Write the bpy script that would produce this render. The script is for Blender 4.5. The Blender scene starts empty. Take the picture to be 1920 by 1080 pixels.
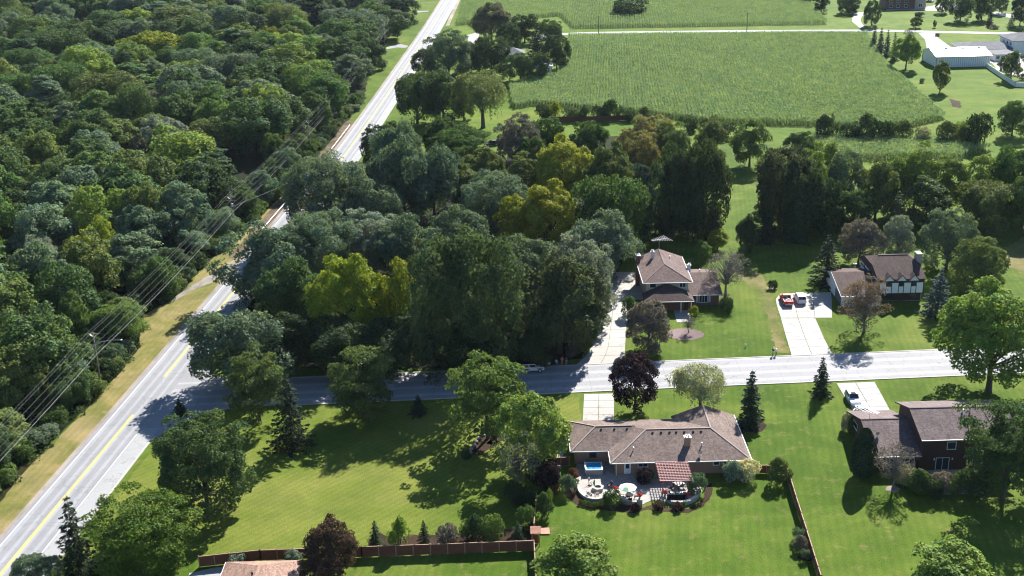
import bpy, bmesh, math, random
import numpy as np
from mathutils import Vector, Matrix
from mathutils.geometry import tessellate_polygon

# ------------------------------------------------------------------ camera, sky, sun, exposure
SC = bpy.context.scene
COL = SC.collection
CAM_F, CAM_PITCH, CAM_ROLL, CAM_H = 2300.0, math.radians(20.45), 0.024, 98.0
cam_data = bpy.data.cameras.new('camera')
cam_data.sensor_width = 36.0
cam_data.lens = 36.0 * CAM_F / 1920.0
cam_data.clip_start = 1.0
cam_data.clip_end = 6000.0
cam = bpy.data.objects.new('camera', cam_data)
COL.objects.link(cam)
cam.matrix_world = Matrix.Translation((0, 0, CAM_H)) @ Matrix.Rotation(math.pi/2 - CAM_PITCH, 4, 'X') @ Matrix.Rotation(-CAM_ROLL, 4, 'Z')
SC.camera = cam

SUN_AZ, SUN_EL = math.radians(24.0), math.radians(34.5)     # azimuth measured from +Y towards +X
world = bpy.data.worlds.new('World')
SC.world = world
world.use_nodes = True
wn = world.node_tree
sky = wn.nodes.new('ShaderNodeTexSky')
sky.sky_type = 'NISHITA'
sky.sun_disc = False
sky.sun_elevation = SUN_EL
sky.sun_rotation = SUN_AZ
sky.altitude = 200
sky.air_density = 1.0
sky.dust_density = 0.15
sky.ozone_density = 5.0
bg = wn.nodes['Background']
bg.inputs['Strength'].default_value = 0.062
wn.links.new(sky.outputs[0], bg.inputs[0])
sun_data = bpy.data.lights.new('sun', 'SUN')
sun_data.energy = 5.0
sun_data.angle = math.radians(0.53)
sun_data.color = (1.0, 0.965, 0.91)
sun = bpy.data.objects.new('sun', sun_data)
COL.objects.link(sun)
sun_dir = Vector((math.sin(SUN_AZ)*math.cos(SUN_EL), math.cos(SUN_AZ)*math.cos(SUN_EL), math.sin(SUN_EL)))
sun.rotation_euler = sun_dir.to_track_quat('Z', 'Y').to_euler()
sun.location = sun_dir * 500
SC.view_settings.view_transform = 'Standard'
SC.view_settings.look = 'None'
SC.view_settings.exposure = 1.5
SC.view_settings.gamma = 1.0
SC.cycles.filter_width = 1.1
SC.cycles.max_bounces = 6
SC.cycles.diffuse_bounces = 2
SC.cycles.glossy_bounces = 2
SC.cycles.transmission_bounces = 4
SC.cycles.transparent_max_bounces = 4

# ------------------------------------------------------------------ survey: where a spot of the aerial view lies on the ground
_c, _s = math.cos(CAM_ROLL), math.sin(CAM_ROLL)
def G(px, py, z=0.0):
    dx, dy = px - 960, py - 540
    u, v = (dx*_c - dy*_s)/CAM_F, (dx*_s + dy*_c)/CAM_F
    t = (z - CAM_H)/(-math.sin(CAM_PITCH) - v*math.cos(CAM_PITCH))
    return Vector((u*t, (math.cos(CAM_PITCH) - v*math.sin(CAM_PITCH))*t, z))
def g2(px, py, z=0.0):
    p = G(px, py, z); return (p.x, p.y)
def depth_of(p):
    return p.y*math.cos(CAM_PITCH) + (CAM_H - p.z)*math.sin(CAM_PITCH)
def ppm(p):                                   # picture elements per metre at a place
    return CAM_F/depth_of(p)
def height_over(p, ytop, px):                 # how tall a thing at p is whose tip shows at height ytop
    dx, dy = px - 960, ytop - 540
    v = (dx*_s + dy*_c)/CAM_F
    t = p.y/(math.cos(CAM_PITCH) - v*math.sin(CAM_PITCH))
    return CAM_H + (-math.sin(CAM_PITCH) - v*math.cos(CAM_PITCH))*t

# ------------------------------------------------------------------ materials
MATS = {}
def nodes_of(name):
    m = bpy.data.materials.new(name); m.use_nodes = True
    nt = m.node_tree
    return m, nt, nt.nodes['Principled BSDF']
def N(nt, kind, **kw):
    n = nt.nodes.new(kind)
    for k, v in kw.items():
        if hasattr(n, k) and k not in n.inputs: setattr(n, k, v)
        else: n.inputs[k].default_value = v
    return n
def ramp(nt, src, stops):
    r = nt.nodes.new('ShaderNodeValToRGB')
    e = r.color_ramp.elements
    while len(e) < len(stops): e.new(0.5)
    for i, (p, c) in enumerate(stops):
        e[i].position = p; e[i].color = (*c, 1) if len(c) == 3 else c
    nt.links.new(src, r.inputs[0])
    return r
def mixc(nt, fac, a, b, mode='MIX'):
    m = nt.nodes.new('ShaderNodeMix'); m.data_type = 'RGBA'; m.blend_type = mode
    for sock, val in ((m.inputs[0], fac), (m.inputs[6], a), (m.inputs[7], b)):
        if hasattr(val, 'is_linked'): nt.links.new(val, sock)
        elif isinstance(val, (int, float)): sock.default_value = val
        else: sock.default_value = (*val, 1)
    return m.outputs[2]
def noise(nt, coord, scale, detail=4, rough=0.6, dist=0.0):
    n = N(nt, 'ShaderNodeTexNoise', Scale=scale, Detail=detail, Roughness=rough, Distortion=dist)
    nt.links.new(coord, n.inputs['Vector'])
    return n.outputs['Fac']
def world_coord(nt):
    return nt.nodes.new('ShaderNodeNewGeometry').outputs['Position']
def bump(nt, bsdf, h, strength=0.4, distance=0.05):
    b = N(nt, 'ShaderNodeBump', Strength=strength, Distance=distance)
    nt.links.new(h, b.inputs['Height']); nt.links.new(b.outputs[0], bsdf.inputs['Normal'])

def plain(name, col, rough=0.6, metal=0.0, var=0.12, scale=2.0, spec=0.5, coat=0.0):
    if name in MATS: return MATS[name]
    m, nt, b = nodes_of(name)
    tc = nt.nodes.new('ShaderNodeTexCoord').outputs['Object']
    f = noise(nt, tc, scale, 5)
    r = ramp(nt, f, [(0.3, tuple(x*(1-var) for x in col)), (0.7, tuple(min(1, x*(1+var)) for x in col))])
    nt.links.new(r.outputs[0], b.inputs['Base Color'])
    b.inputs['Roughness'].default_value = rough
    b.inputs['Metallic'].default_value = metal
    b.inputs['Specular IOR Level'].default_value = spec
    b.inputs['Coat Weight'].default_value = coat
    MATS[name] = m
    return m

def turf(name, cols, dry, stripe=None, amount=0.5, big=0.035):
    """mown grass: three greens in drifts, dry patches, faint mowing stripes"""
    m, nt, b = nodes_of(name)
    P = world_coord(nt)
    f1 = noise(nt, P, big, 6, 0.66, 0.8); f2 = noise(nt, P, 0.45, 5, 0.7); f3 = noise(nt, P, 4.5, 4, 0.75)
    r = ramp(nt, f1, [(0.36, cols[0]), (0.5, cols[1]), (0.62, cols[2])])
    c = mixc(nt, ramp(nt, f2, [(0.55, (0, 0, 0)), (0.78, (amount,)*3)]).outputs[0], r.outputs[0], dry)
    c = mixc(nt, 1.0, c, ramp(nt, f3, [(0.25, (0.62, 0.66, 0.6)), (0.75, (1.35, 1.3, 1.3))]).outputs[0], 'MULTIPLY')
    f4 = noise(nt, P, 0.14, 6, 0.7, 0.4); f5 = noise(nt, P, 1.6, 6, 0.8)
    c = mixc(nt, 1.0, c, ramp(nt, f4, [(0.34, (0.80, 0.84, 0.8)), (0.66, (1.22, 1.14, 1.15))]).outputs[0], 'MULTIPLY')
    c = mixc(nt, ramp(nt, f5, [(0.66, (0, 0, 0)), (0.74, (amount*0.7,)*3)]).outputs[0], c, dry)
    if stripe:
        ang, period, depth = stripe
        mp = N(nt, 'ShaderNodeMapping'); mp.inputs['Rotation'].default_value = (0, 0, ang)
        nt.links.new(P, mp.inputs['Vector'])
        w = N(nt, 'ShaderNodeTexWave', wave_type='BANDS', Scale=math.pi/10/period, Distortion=1.2)
        w.inputs['Detail'].default_value = 3
        nt.links.new(mp.outputs[0], w.inputs['Vector'])
        c = mixc(nt, 1.0, c, ramp(nt, w.outputs['Fac'], [(0.3, (1-depth,)*3), (0.7, (1+depth,)*3)]).outputs[0], 'MULTIPLY')
    nt.links.new(c, b.inputs['Base Color'])
    b.inputs['Roughness'].default_value = 0.85
    b.inputs['Specular IOR Level'].default_value = 0.04
    bump(nt, b, noise(nt, P, 7.0, 3, 0.8), 0.9, 0.12)
    MATS[name] = m
    return m

LAWN_A = turf('lawn_bright', [(0.054, 0.102, 0.010), (0.078, 0.130, 0.015), (0.110, 0.150, 0.024)], (0.19, 0.165, 0.065), (0.15, 1.3, 0.045), 0.9)
LAWN_B = turf('lawn_corner', [(0.088, 0.132, 0.017), (0.118, 0.155, 0.024), (0.150, 0.172, 0.036)], (0.19, 0.178, 0.06), (0.75, 1.1, 0.05), 0.65)
LAWN_F = turf('lawn_far', [(0.066, 0.125, 0.012), (0.088, 0.145, 0.015), (0.115, 0.16, 0.022)], (0.175, 0.18, 0.045), (1.4, 1.6, 0.05), 0.5)
VERGE = turf('verge_dry', [(0.13, 0.14, 0.035), (0.19, 0.172, 0.062), (0.25, 0.205, 0.095)], (0.30, 0.225, 0.125), (0.1, 1.2, 0.04), 0.85, 0.09)
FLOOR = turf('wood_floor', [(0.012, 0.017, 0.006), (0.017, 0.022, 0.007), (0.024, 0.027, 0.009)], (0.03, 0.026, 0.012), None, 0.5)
CORNSOIL = turf('field_soil', [(0.085, 0.128, 0.04), (0.095, 0.138, 0.043), (0.105, 0.145, 0.046)], (0.08, 0.08, 0.03), None, 0.3)
MULCH = turf('mulch', [(0.028, 0.018, 0.012), (0.042, 0.027, 0.018), (0.06, 0.04, 0.027)], (0.10, 0.075, 0.05), None, 0.5)
GRAVEL = turf('gravel', [(0.22, 0.19, 0.17), (0.28, 0.25, 0.22), (0.34, 0.30, 0.27)], (0.2, 0.17, 0.13), None, 0.6)
PINKROCK = turf('pink_stone', [(0.13, 0.098, 0.098), (0.18, 0.135, 0.135), (0.23, 0.18, 0.18)], (0.30, 0.25, 0.25), None, 0.6)

def paving(name, col, dark, crack=0.35, streak=None, seam=0.0):
    m, nt, b = nodes_of(name)
    P = world_coord(nt)
    f1 = noise(nt, P, 0.12, 6, 0.65); f2 = noise(nt, P, 2.5, 5, 0.75); f3 = noise(nt, P, 14, 2, 0.6)
    c = mixc(nt, ramp(nt, f1, [(0.3, (0, 0, 0)), (0.72, (1, 1, 1))]).outputs[0], col, dark)
    c = mixc(nt, 1.0, c, ramp(nt, f2, [(0.3, (0.86,)*3), (0.7, (1.08,)*3)]).outputs[0], 'MULTIPLY')
    c = mixc(nt, 1.0, c, ramp(nt, f3, [(0.3, (0.92,)*3), (0.7, (1.06,)*3)]).outputs[0], 'MULTIPLY')
    if streak:                                  # worn wheel tracks along the way, coordinate u carries the offset
        uv = nt.nodes.new('ShaderNodeUVMap')
        sx = nt.nodes.new('ShaderNodeSeparateXYZ'); nt.links.new(uv.outputs[0], sx.inputs[0])
        w = nt.nodes.new('ShaderNodeMath'); w.operation = 'SINE'
        mu = nt.nodes.new('ShaderNodeMath'); mu.operation = 'MULTIPLY'; mu.inputs[1].default_value = streak
        nt.links.new(sx.outputs[0], mu.inputs[0]); nt.links.new(mu.outputs[0], w.inputs[0])
        c = mixc(nt, 1.0, c, ramp(nt, w.outputs[0], [(0.0, (0.84,)*3), (0.9, (1.08,)*3)]).outputs[0], 'MULTIPLY')
    vo = N(nt, 'ShaderNodeTexVoronoi', feature='DISTANCE_TO_EDGE', Scale=0.16)
    wv = N(nt, 'ShaderNodeVectorMath', operation='ADD')
    nn = N(nt, 'ShaderNodeTexNoise', Scale=0.5, Detail=4); nt.links.new(P, nn.inputs['Vector'])
    sc_ = N(nt, 'ShaderNodeVectorMath', operation='SCALE'); sc_.inputs['Scale'].default_value = 3.0
    nt.links.new(nn.outputs['Color'], sc_.inputs[0]); nt.links.new(P, wv.inputs[0]); nt.links.new(sc_.outputs[0], wv.inputs[1])
    nt.links.new(wv.outputs[0], vo.inputs['Vector'])
    k = ramp(nt, vo.outputs['Distance'], [(0.0, (crack,)*3), (0.011, (0, 0, 0))])
    c = mixc(nt, k.outputs[0], c, tuple(x*0.35 for x in dark))
    if seam:                                    # saw-cut joints and tar lines across the way, stains between them
        wob = nt.nodes.new('ShaderNodeSeparateXYZ'); nt.links.new(P, wob.inputs[0])
        ax = wob.outputs[0] if seam > 0 else wob.outputs[1]
        m1 = nt.nodes.new('ShaderNodeMath'); m1.operation = 'MULTIPLY_ADD'; m1.inputs[1].default_value = 1/abs(seam)
        nt.links.new(ax, m1.inputs[0]); nz = nt.nodes.new('ShaderNodeMath'); nz.operation = 'MULTIPLY'; nz.inputs[1].default_value = 0.12
        nt.links.new(noise(nt, P, 0.3, 2), nz.inputs[0]); nt.links.new(nz.outputs[0], m1.inputs[2])
        fr = nt.nodes.new('ShaderNodeMath'); fr.operation = 'FRACT'; nt.links.new(m1.outputs[0], fr.inputs[0])
        sr = ramp(nt, fr.outputs[0], [(0.0, (0.55,)*3), (0.022, (0, 0, 0))])
        c = mixc(nt, sr.outputs[0], c, tuple(x*0.45 for x in dark))
        st = ramp(nt, noise(nt, P, 0.55, 6, 0.75), [(0.58, (0, 0, 0)), (0.75, (0.35,)*3)])
        c = mixc(nt, st.outputs[0], c, tuple(x*0.6 for x in dark))
    nt.links.new(c, b.inputs['Base Color'])
    b.inputs['Roughness'].default_value = 0.82
    b.inputs['Specular IOR Level'].default_value = 0.3
    bump(nt, b, f3, 0.25, 0.01)
    MATS[name] = m
    return m
ASPHALT = paving('asphalt_road', (0.29, 0.292, 0.30), (0.24, 0.242, 0.25), 0.5, 3.5, -11.0)
SHOULDER = paving('asphalt_shoulder', (0.325, 0.325, 0.32), (0.275, 0.275, 0.272), 0.55)
STREET = paving('asphalt_street', (0.325, 0.322, 0.33), (0.265, 0.264, 0.273), 0.6, 1.9, 7.3)
CONCRETE = paving('concrete', (0.40, 0.378, 0.345), (0.30, 0.280, 0.255), 0.55)
CURB = paving('curb_concrete', (0.46, 0.43, 0.38), (0.36, 0.33, 0.29), 0.2)
LINE_W = plain('paint_white', (0.62, 0.62, 0.60), 0.7, var=0.2, scale=0.8)
LINE_Y = plain('paint_yellow', (0.66, 0.53, 0.06), 0.7, var=0.2, scale=0.8)

def paver_mat():
    m, nt, b = nodes_of('patio_pavers')
    P = world_coord(nt)
    br = N(nt, 'ShaderNodeTexBrick', Scale=1.0)
    br.inputs['Color1'].default_value = (0.27, 0.24, 0.215, 1); br.inputs['Color2'].default_value = (0.35, 0.315, 0.285, 1)
    br.inputs['Mortar'].default_value = (0.22, 0.19, 0.17, 1); br.inputs['Mortar Size'].default_value = 0.012
    br.inputs['Brick Width'].default_value = 0.4; br.inputs['Row Height'].default_value = 0.28
    nt.links.new(P, br.inputs['Vector'])
    c = mixc(nt, 1.0, br.outputs['Color'], ramp(nt, noise(nt, P, 0.8), [(0.3, (0.85,)*3), (0.7, (1.12,)*3)]).outputs[0], 'MULTIPLY')
    nt.links.new(c, b.inputs['Base Color']); b.inputs['Roughness'].default_value = 0.8
    bump(nt, b, br.outputs['Fac'], -0.4, 0.01)
    MATS['pavers'] = m
    return m
PAVERS = paver_mat()

def shingle(name, cols):
    m, nt, b = nodes_of(name)
    P = world_coord(nt)
    f1 = noise(nt, P, 0.35, 5, 0.6); f2 = noise(nt, P, 5.5, 3, 0.8)
    mp = N(nt, 'ShaderNodeMapping'); mp.inputs['Scale'].default_value = (3.0, 3.0, 9.0)
    nt.links.new(P, mp.inputs['Vector'])
    vo = N(nt, 'ShaderNodeTexVoronoi', Scale=1.0); nt.links.new(mp.outputs[0], vo.inputs['Vector'])
    r = ramp(nt, f1, [(0.3, cols[0]), (0.7, cols[1])])
    c = mixc(nt, 1.0, r.outputs[0], ramp(nt, f2, [(0.25, (0.72,)*3), (0.75, (1.28,)*3)]).outputs[0], 'MULTIPLY')
    ms = N(nt, 'ShaderNodeMapping'); ms.inputs['Scale'].default_value = (1.6, 0.12, 0.12); nt.links.new(P, ms.inputs['Vector'])
    c = mixc(nt, 1.0, c, ramp(nt, noise(nt, ms.outputs[0], 1.0, 4, 0.7), [(0.3, (0.8,)*3), (0.7, (1.12,)*3)]).outputs[0], 'MULTIPLY')
    bw = N(nt, 'ShaderNodeRGBToBW'); nt.links.new(vo.outputs['Color'], bw.inputs[0])
    c = mixc(nt, 1.0, c, ramp(nt, bw.outputs[0], [(0.2, (0.78,)*3), (0.8, (1.2,)*3)]).outputs[0], 'MULTIPLY')
    nt.links.new(c, b.inputs['Base Color']); b.inputs['Roughness'].default_value = 0.9
    b.inputs['Specular IOR Level'].default_value = 0.2
    bump(nt, b, bw.outputs[0], 0.5, 0.03)
    MATS[name] = m
    return m
SH_RANCH = shingle('shingle_ranch', ((0.128, 0.092, 0.078), (0.178, 0.132, 0.112)))
SH_SPLIT = shingle('shingle_split', ((0.125, 0.092, 0.090), (0.170, 0.130, 0.123)))
SH_BROWN = shingle('shingle_brown', ((0.105, 0.070, 0.062), (0.145, 0.100, 0.088)))
SH_DARK = shingle('shingle_dark', ((0.07, 0.044, 0.040), (0.10, 0.066, 0.058)))
SH_GREY = shingle('shingle_grey', ((0.105, 0.108, 0.122), (0.145, 0.148, 0.160)))
SH_TAN = shingle('shingle_tan', ((0.24, 0.145, 0.11), (0.31, 0.20, 0.15)))

def brick(name, c1, c2, mortar):
    m, nt, b = nodes_of(name)
    tc = nt.nodes.new('ShaderNodeTexCoord').outputs['Object']
    sx = nt.nodes.new('ShaderNodeSeparateXYZ'); nt.links.new(tc, sx.inputs[0])
    ad = nt.nodes.new('ShaderNodeMath'); ad.operation = 'ADD'; nt.links.new(sx.outputs[0], ad.inputs[0]); nt.links.new(sx.outputs[1], ad.inputs[1])
    cx = nt.nodes.new('ShaderNodeCombineXYZ'); nt.links.new(ad.outputs[0], cx.inputs[0]); nt.links.new(sx.outputs[2], cx.inputs[1])
    br = N(nt, 'ShaderNodeTexBrick', Scale=1.0)
    br.inputs['Color1'].default_value = (*c1, 1); br.inputs['Color2'].default_value = (*c2, 1); br.inputs['Mortar'].default_value = (*mortar, 1)
    br.inputs['Brick Width'].default_value = 0.21; br.inputs['Row Height'].default_value = 0.05; br.inputs['Mortar Size'].default_value = 0.006
    nt.links.new(cx.outputs[0], br.inputs['Vector'])
    nt.links.new(br.outputs['Color'], b.inputs['Base Color']); b.inputs['Roughness'].default_value = 0.85
    MATS[name] = m
    return m
BR_TAN = brick('brick_tan', (0.25, 0.125, 0.075), (0.32, 0.17, 0.105), (0.33, 0.27, 0.22))
BR_RED = brick('brick_red', (0.13, 0.045, 0.035), (0.17, 0.06, 0.045), (0.2, 0.15, 0.13))

def boards(name, c1, c2, pitch=0.15):
    m, nt, b = nodes_of(name)
    tc = nt.nodes.new('ShaderNodeTexCoord').outputs['Object']
    w = N(nt, 'ShaderNodeTexWave', wave_type='BANDS', Scale=math.pi/10/pitch, Distortion=0.3); nt.links.new(tc, w.inputs['Vector'])
    f = noise(nt, tc, 1.4, 5, 0.7)
    c = mixc(nt, ramp(nt, f, [(0.3, (0, 0, 0)), (0.7, (1, 1, 1))]).outputs[0], c1, c2)
    c = mixc(nt, 1.0, c, ramp(nt, w.outputs['Fac'], [(0.0, (0.55,)*3), (0.2, (1.05,)*3)]).outputs[0], 'MULTIPLY')
    nt.links.new(c, b.inputs['Base Color']); b.inputs['Roughness'].default_value = 0.8
    MATS[name] = m
    return m
FENCE_W = boards('fence_wood', (0.125, 0.038, 0.020), (0.17, 0.062, 0.034))
CEDAR = plain('cedar', (0.36, 0.165, 0.10), 0.75, var=0.25, scale=3)
CREAM = boards('siding_cream', (0.50, 0.44, 0.33), (0.54, 0.48, 0.37), 0.2)
WHITE = plain('white_paint', (0.72, 0.72, 0.70), 0.55, var=0.06)
WHITESTUCCO = plain('white_stucco', (0.66, 0.66, 0.66), 0.85, var=0.07, scale=1.2)
DARKWOOD = plain('dark_trim', (0.035, 0.020, 0.018), 0.7, var=0.2)
BROWNWALL = boards('brown_siding', (0.05, 0.022, 0.019), (0.068, 0.032, 0.027), 0.2)
STEELWHITE = boards('white_steel', (0.62, 0.63, 0.64), (0.68, 0.69, 0.70), 0.9)
GUTTER = plain('gutter_white', (0.62, 0.59, 0.55), 0.5, var=0.08)
BARK = plain('bark', (0.085, 0.066, 0.052), 0.95, var=0.4, scale=6)
BARKGREY = plain('bark_grey', (0.17, 0.15, 0.135), 0.95, var=0.35, scale=6)
POLEWOOD = plain('pole_wood', (0.16, 0.135, 0.115), 0.9, var=0.3, scale=3)
METAL = plain('galvanised', (0.52, 0.53, 0.55), 0.42, 0.65, var=0.12)
ALU = plain('aluminium', (0.42, 0.43, 0.45), 0.5, 0.3, var=0.05)
BLACK = plain('black_plastic', (0.018, 0.018, 0.02), 0.8, var=0.2, spec=0.1)
RUBBER = plain('rubber', (0.02, 0.02, 0.021), 0.85, var=0.2)
STONE = plain('wall_stone', (0.33, 0.29, 0.26), 0.85, var=0.35, scale=5)
def glassy(name, col, rough=0.08):
    m, nt, b = nodes_of(name)
    b.inputs['Base Color'].default_value = (*col, 1); b.inputs['Roughness'].default_value = rough
    b.inputs['Specular IOR Level'].default_value = 0.8
    MATS[name] = m
    return m
GLASS = glassy('window_glass', (0.025, 0.035, 0.05))
CARGLASS = glassy('car_glass', (0.012, 0.015, 0.018), 0.05)
LENS_R = glassy('red_lens', (0.35, 0.01, 0.01), 0.2)
LENS_W = glassy('clear_lens', (0.6, 0.6, 0.62), 0.1)
def paint(name, col):
    m, nt, b = nodes_of(name)
    b.inputs['Base Color'].default_value = (*col, 1); b.inputs['Roughness'].default_value = 0.5
    b.inputs['Specular IOR Level'].default_value = 0.3; b.inputs['Coat Weight'].default_value = 0.0; b.inputs['Coat Roughness'].default_value = 0.06
    MATS[name] = m
    return m

def foliage(name, trans=0.32, var=0.3, gloss=0.4):
    """leaf colour comes from the object's own colour, varied leaf by leaf and drift by drift"""
    m, nt, b = nodes_of(name)
    oi = nt.nodes.new('ShaderNodeObjectInfo'); ge = nt.nodes.new('ShaderNodeNewGeometry')
    tc = nt.nodes.new('ShaderNodeTexCoord').outputs['Object']
    hs = N(nt, 'ShaderNodeHueSaturation')
    def mapr(src, lo, hi):
        q = N(nt, 'ShaderNodeMapRange'); q.inputs['To Min'].default_value = lo; q.inputs['To Max'].default_value = hi
        nt.links.new(src, q.inputs['Value']); return q.outputs[0]
    nt.links.new(mapr(ge.outputs['Random Per Island'], 0.485, 0.515), hs.inputs['Hue'])
    nt.links.new(mapr(ge.outputs['Random Per Island'], 1-var, 1+var), hs.inputs['Value'])
    c0 = mixc(nt, 1.0, oi.outputs['Color'], ramp(nt, noise(nt, tc, 0.28, 3, 0.6), [(0.3, (0.62, 0.80, 0.92)), (0.7, (1.28, 1.20, 1.0))]).outputs[0], 'MULTIPLY')
    nt.links.new(c0, hs.inputs['Color'])
    nt.links.new(hs.outputs[0], b.inputs['Base Color'])
    b.inputs['Roughness'].default_value = 0.7; b.inputs['Specular IOR Level'].default_value = gloss
    tr = nt.nodes.new('ShaderNodeBsdfTranslucent')
    tcol = mixc(nt, 1.0, hs.outputs[0], (1.2, 1.25, 0.6), 'MULTIPLY')
    nt.links.new(tcol, tr.inputs['Color'])
    mx = nt.nodes.new('ShaderNodeMixShader'); mx.inputs[0].default_value = trans
    nt.links.new(b.outputs[0], mx.inputs[1]); nt.links.new(tr.outputs[0], mx.inputs[2])
    nt.links.new(mx.outputs[0], nt.nodes['Material Output'].inputs['Surface'])
    MATS[name] = m
    return m
LEAF = foliage('leaf', 0.31, 0.3, 0.08)
NEEDLE = foliage('needle', 0.14, 0.35, 0.06)
CORNLEAF = foliage('corn_leaf', 0.35, 0.2, 0.06)

# ------------------------------------------------------------------ objects, things, parts
def tag(o, label=None, cat=None, group=None, kind=None):
    if label: o['label'] = label
    if cat: o['category'] = cat
    if group: o['group'] = group
    if kind: o['kind'] = kind
    return o
def thing(name, label, cat, loc=(0, 0, 0), rz=0.0, group=None):
    o = bpy.data.objects.new(name, None); COL.objects.link(o)
    o.empty_display_size = 0.3
    o.location = loc; o.rotation_euler = (0, 0, rz)
    return tag(o, label, cat, group)
def link(name, me, parent=None, loc=None, rz=None):
    o = bpy.data.objects.new(name, me); COL.objects.link(o)
    if parent: o.parent = parent
    if loc is not None: o.location = loc
    if rz is not None: o.rotation_euler = (0, 0, rz)
    return o
def copy_tree(o, parent=None):
    c = o.copy(); COL.objects.link(c); c.parent = parent
    for ch in o.children: copy_tree(ch, c)
    return c

class MB:
    def __init__(s): s.v = []; s.f = []; s.uv = None
    def add(s, vs, fs):
        b = len(s.v); s.v += [tuple(v) for v in vs]; s.f += [tuple(b+i for i in f) for f in fs]; return s
    def box(s, x0, x1, y0, y1, z0, z1):
        return s.add([(x0,y0,z0),(x1,y0,z0),(x1,y1,z0),(x0,y1,z0),(x0,y0,z1),(x1,y0,z1),(x1,y1,z1),(x0,y1,z1)],
                     [(3,2,1,0),(4,5,6,7),(0,1,5,4),(1,2,6,5),(2,3,7,6),(3,0,4,7)])
    def bar(s, a, b, w, h):                      # a beam of section w x h from a to b
        a, b = Vector(a), Vector(b); d = (b-a).normalized()
        up = Vector((0,0,1)) if abs(d.z) < 0.9 else Vector((0,1,0))
        sx = d.cross(up).normalized()*w/2; sy = sx.cross(d).normalized()*h/2
        vs = [p+i*sx+j*sy for p in (a, b) for i, j in ((-1,-1),(1,-1),(1,1),(-1,1))]
        return s.add(vs, [(3,2,1,0),(4,5,6,7),(0,1,5,4),(1,2,6,5),(2,3,7,6),(3,0,4,7)])
    def prism(s, poly, z0, z1):
        n = len(poly)
        vs = [(x,y,z0) for x,y in poly] + [(x,y,z1) for x,y in poly]
        return s.add(vs, [tuple(range(n-1,-1,-1)), tuple(range(n,2*n))] + [(i,(i+1)%n,n+(i+1)%n,n+i) for i in range(n)])
    def prism_x(s, poly, x0, x1):                # section in (y,z) drawn out along x
        n = len(poly)
        vs = [(x0,y,z) for y,z in poly] + [(x1,y,z) for y,z in poly]
        return s.add(vs, [tuple(range(n-1,-1,-1)), tuple(range(n,2*n))] + [(i,(i+1)%n,n+(i+1)%n,n+i) for i in range(n)])
    def prism_y(s, poly, y0, y1):                # section in (x,z) drawn out along y
        n = len(poly)
        vs = [(x,y0,z) for x,z in poly] + [(x,y1,z) for x,z in poly]
        return s.add(vs, [tuple(range(n)), tuple(range(2*n-1,n-1,-1))] + [(i,n+i,n+(i+1)%n,(i+1)%n) for i in range(n)])
    def tube(s, pts, radii, n=6):
        pts = [Vector(p) for p in pts]
        if not hasattr(radii, '__len__'): radii = [radii]*len(pts)
        vs = []; 
        for i, p in enumerate(pts):
            d = (pts[min(i+1,len(pts)-1)]-pts[max(i-1,0)]).normalized()
            up = Vector((0,0,1)) if abs(d.z) < 0.9 else Vector((1,0,0))
            a = d.cross(up).normalized(); b = a.cross(d)
            vs += [p + radii[i]*(math.cos(2*math.pi*k/n)*a + math.sin(2*math.pi*k/n)*b) for k in range(n)]
        fs = [(i*n+k, i*n+(k+1)%n, (i+1)*n+(k+1)%n, (i+1)*n+k) for i in range(len(pts)-1) for k in range(n)]
        fs += [tuple(range(n-1,-1,-1)), tuple(range((len(pts)-1)*n, len(pts)*n))]
        return s.add(vs, fs)
    def lathe(s, prof, c=(0,0,0), n=16):
        vs = [(c[0]+r*math.cos(2*math.pi*k/n), c[1]+r*math.sin(2*math.pi*k/n), c[2]+z) for r, z in prof for k in range(n)]
        m = len(prof)
        fs = [(i*n+k, i*n+(k+1)%n, (i+1)*n+(k+1)%n, (i+1)*n+k) for i in range(m-1) for k in range(n)]
        fs += [tuple(range(n-1,-1,-1)), tuple(range((m-1)*n, m*n))]
        return s.add(vs, fs)
    def wheel(s, c, r, w, n=16, axis='y'):
        vs = []
        for y, rr in ((-w/2, r*0.93), (-w/2*0.7, r), (w/2*0.7, r), (w/2, r*0.93)):
            for k in range(n):
                a = 2*math.pi*k/n
                vs.append((c[0]+rr*math.cos(a), c[1]+y, c[2]+rr*math.sin(a)) if axis == 'y' else (c[0]+y, c[1]+rr*math.cos(a), c[2]+rr*math.sin(a)))
        fs = [(i*n+k, (i+1)*n+k, (i+1)*n+(k+1)%n, i*n+(k+1)%n) for i in range(3) for k in range(n)]
        fs += [tuple(range(n)), tuple(range(4*n-1, 3*n-1, -1))]
        return s.add(vs, fs)
    def mesh(s, name, mat, smooth=False):
        me = bpy.data.meshes.new(name); me.from_pydata(s.v, [], s.f); me.update()
        me.materials.append(mat)
        if smooth: me.polygons.foreach_set('use_smooth', [True]*len(me.polygons))
        return me
    def build(s, name, mat, parent=None, loc=None, rz=None, smooth=False, bevel=0.0):
        me = s.mesh(name, mat, smooth)
        bm = bmesh.new(); bm.from_mesh(me); bmesh.ops.recalc_face_normals(bm, faces=bm.faces)
        if bevel: bmesh.ops.bevel(bm, geom=list(bm.edges), offset=bevel, segments=2, affect='EDGES', clamp_overlap=True)
        bm.to_mesh(me); bm.free()
        return link(name, me, parent, loc, rz)

def np_mesh(name, verts, quads, mat):
    me = bpy.data.meshes.new(name)
    nv, nf = len(verts), len(quads)
    me.vertices.add(nv); me.vertices.foreach_set('co', np.asarray(verts, np.float32).ravel())
    me.loops.add(nf*4); me.loops.foreach_set('vertex_index', np.asarray(quads, np.int32).ravel())
    me.polygons.add(nf); me.polygons.foreach_set('loop_start', np.arange(0, nf*4, 4, dtype=np.int32))
    me.update(calc_edges=True); me.validate()
    if mat: me.materials.append(mat)
    return me

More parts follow.
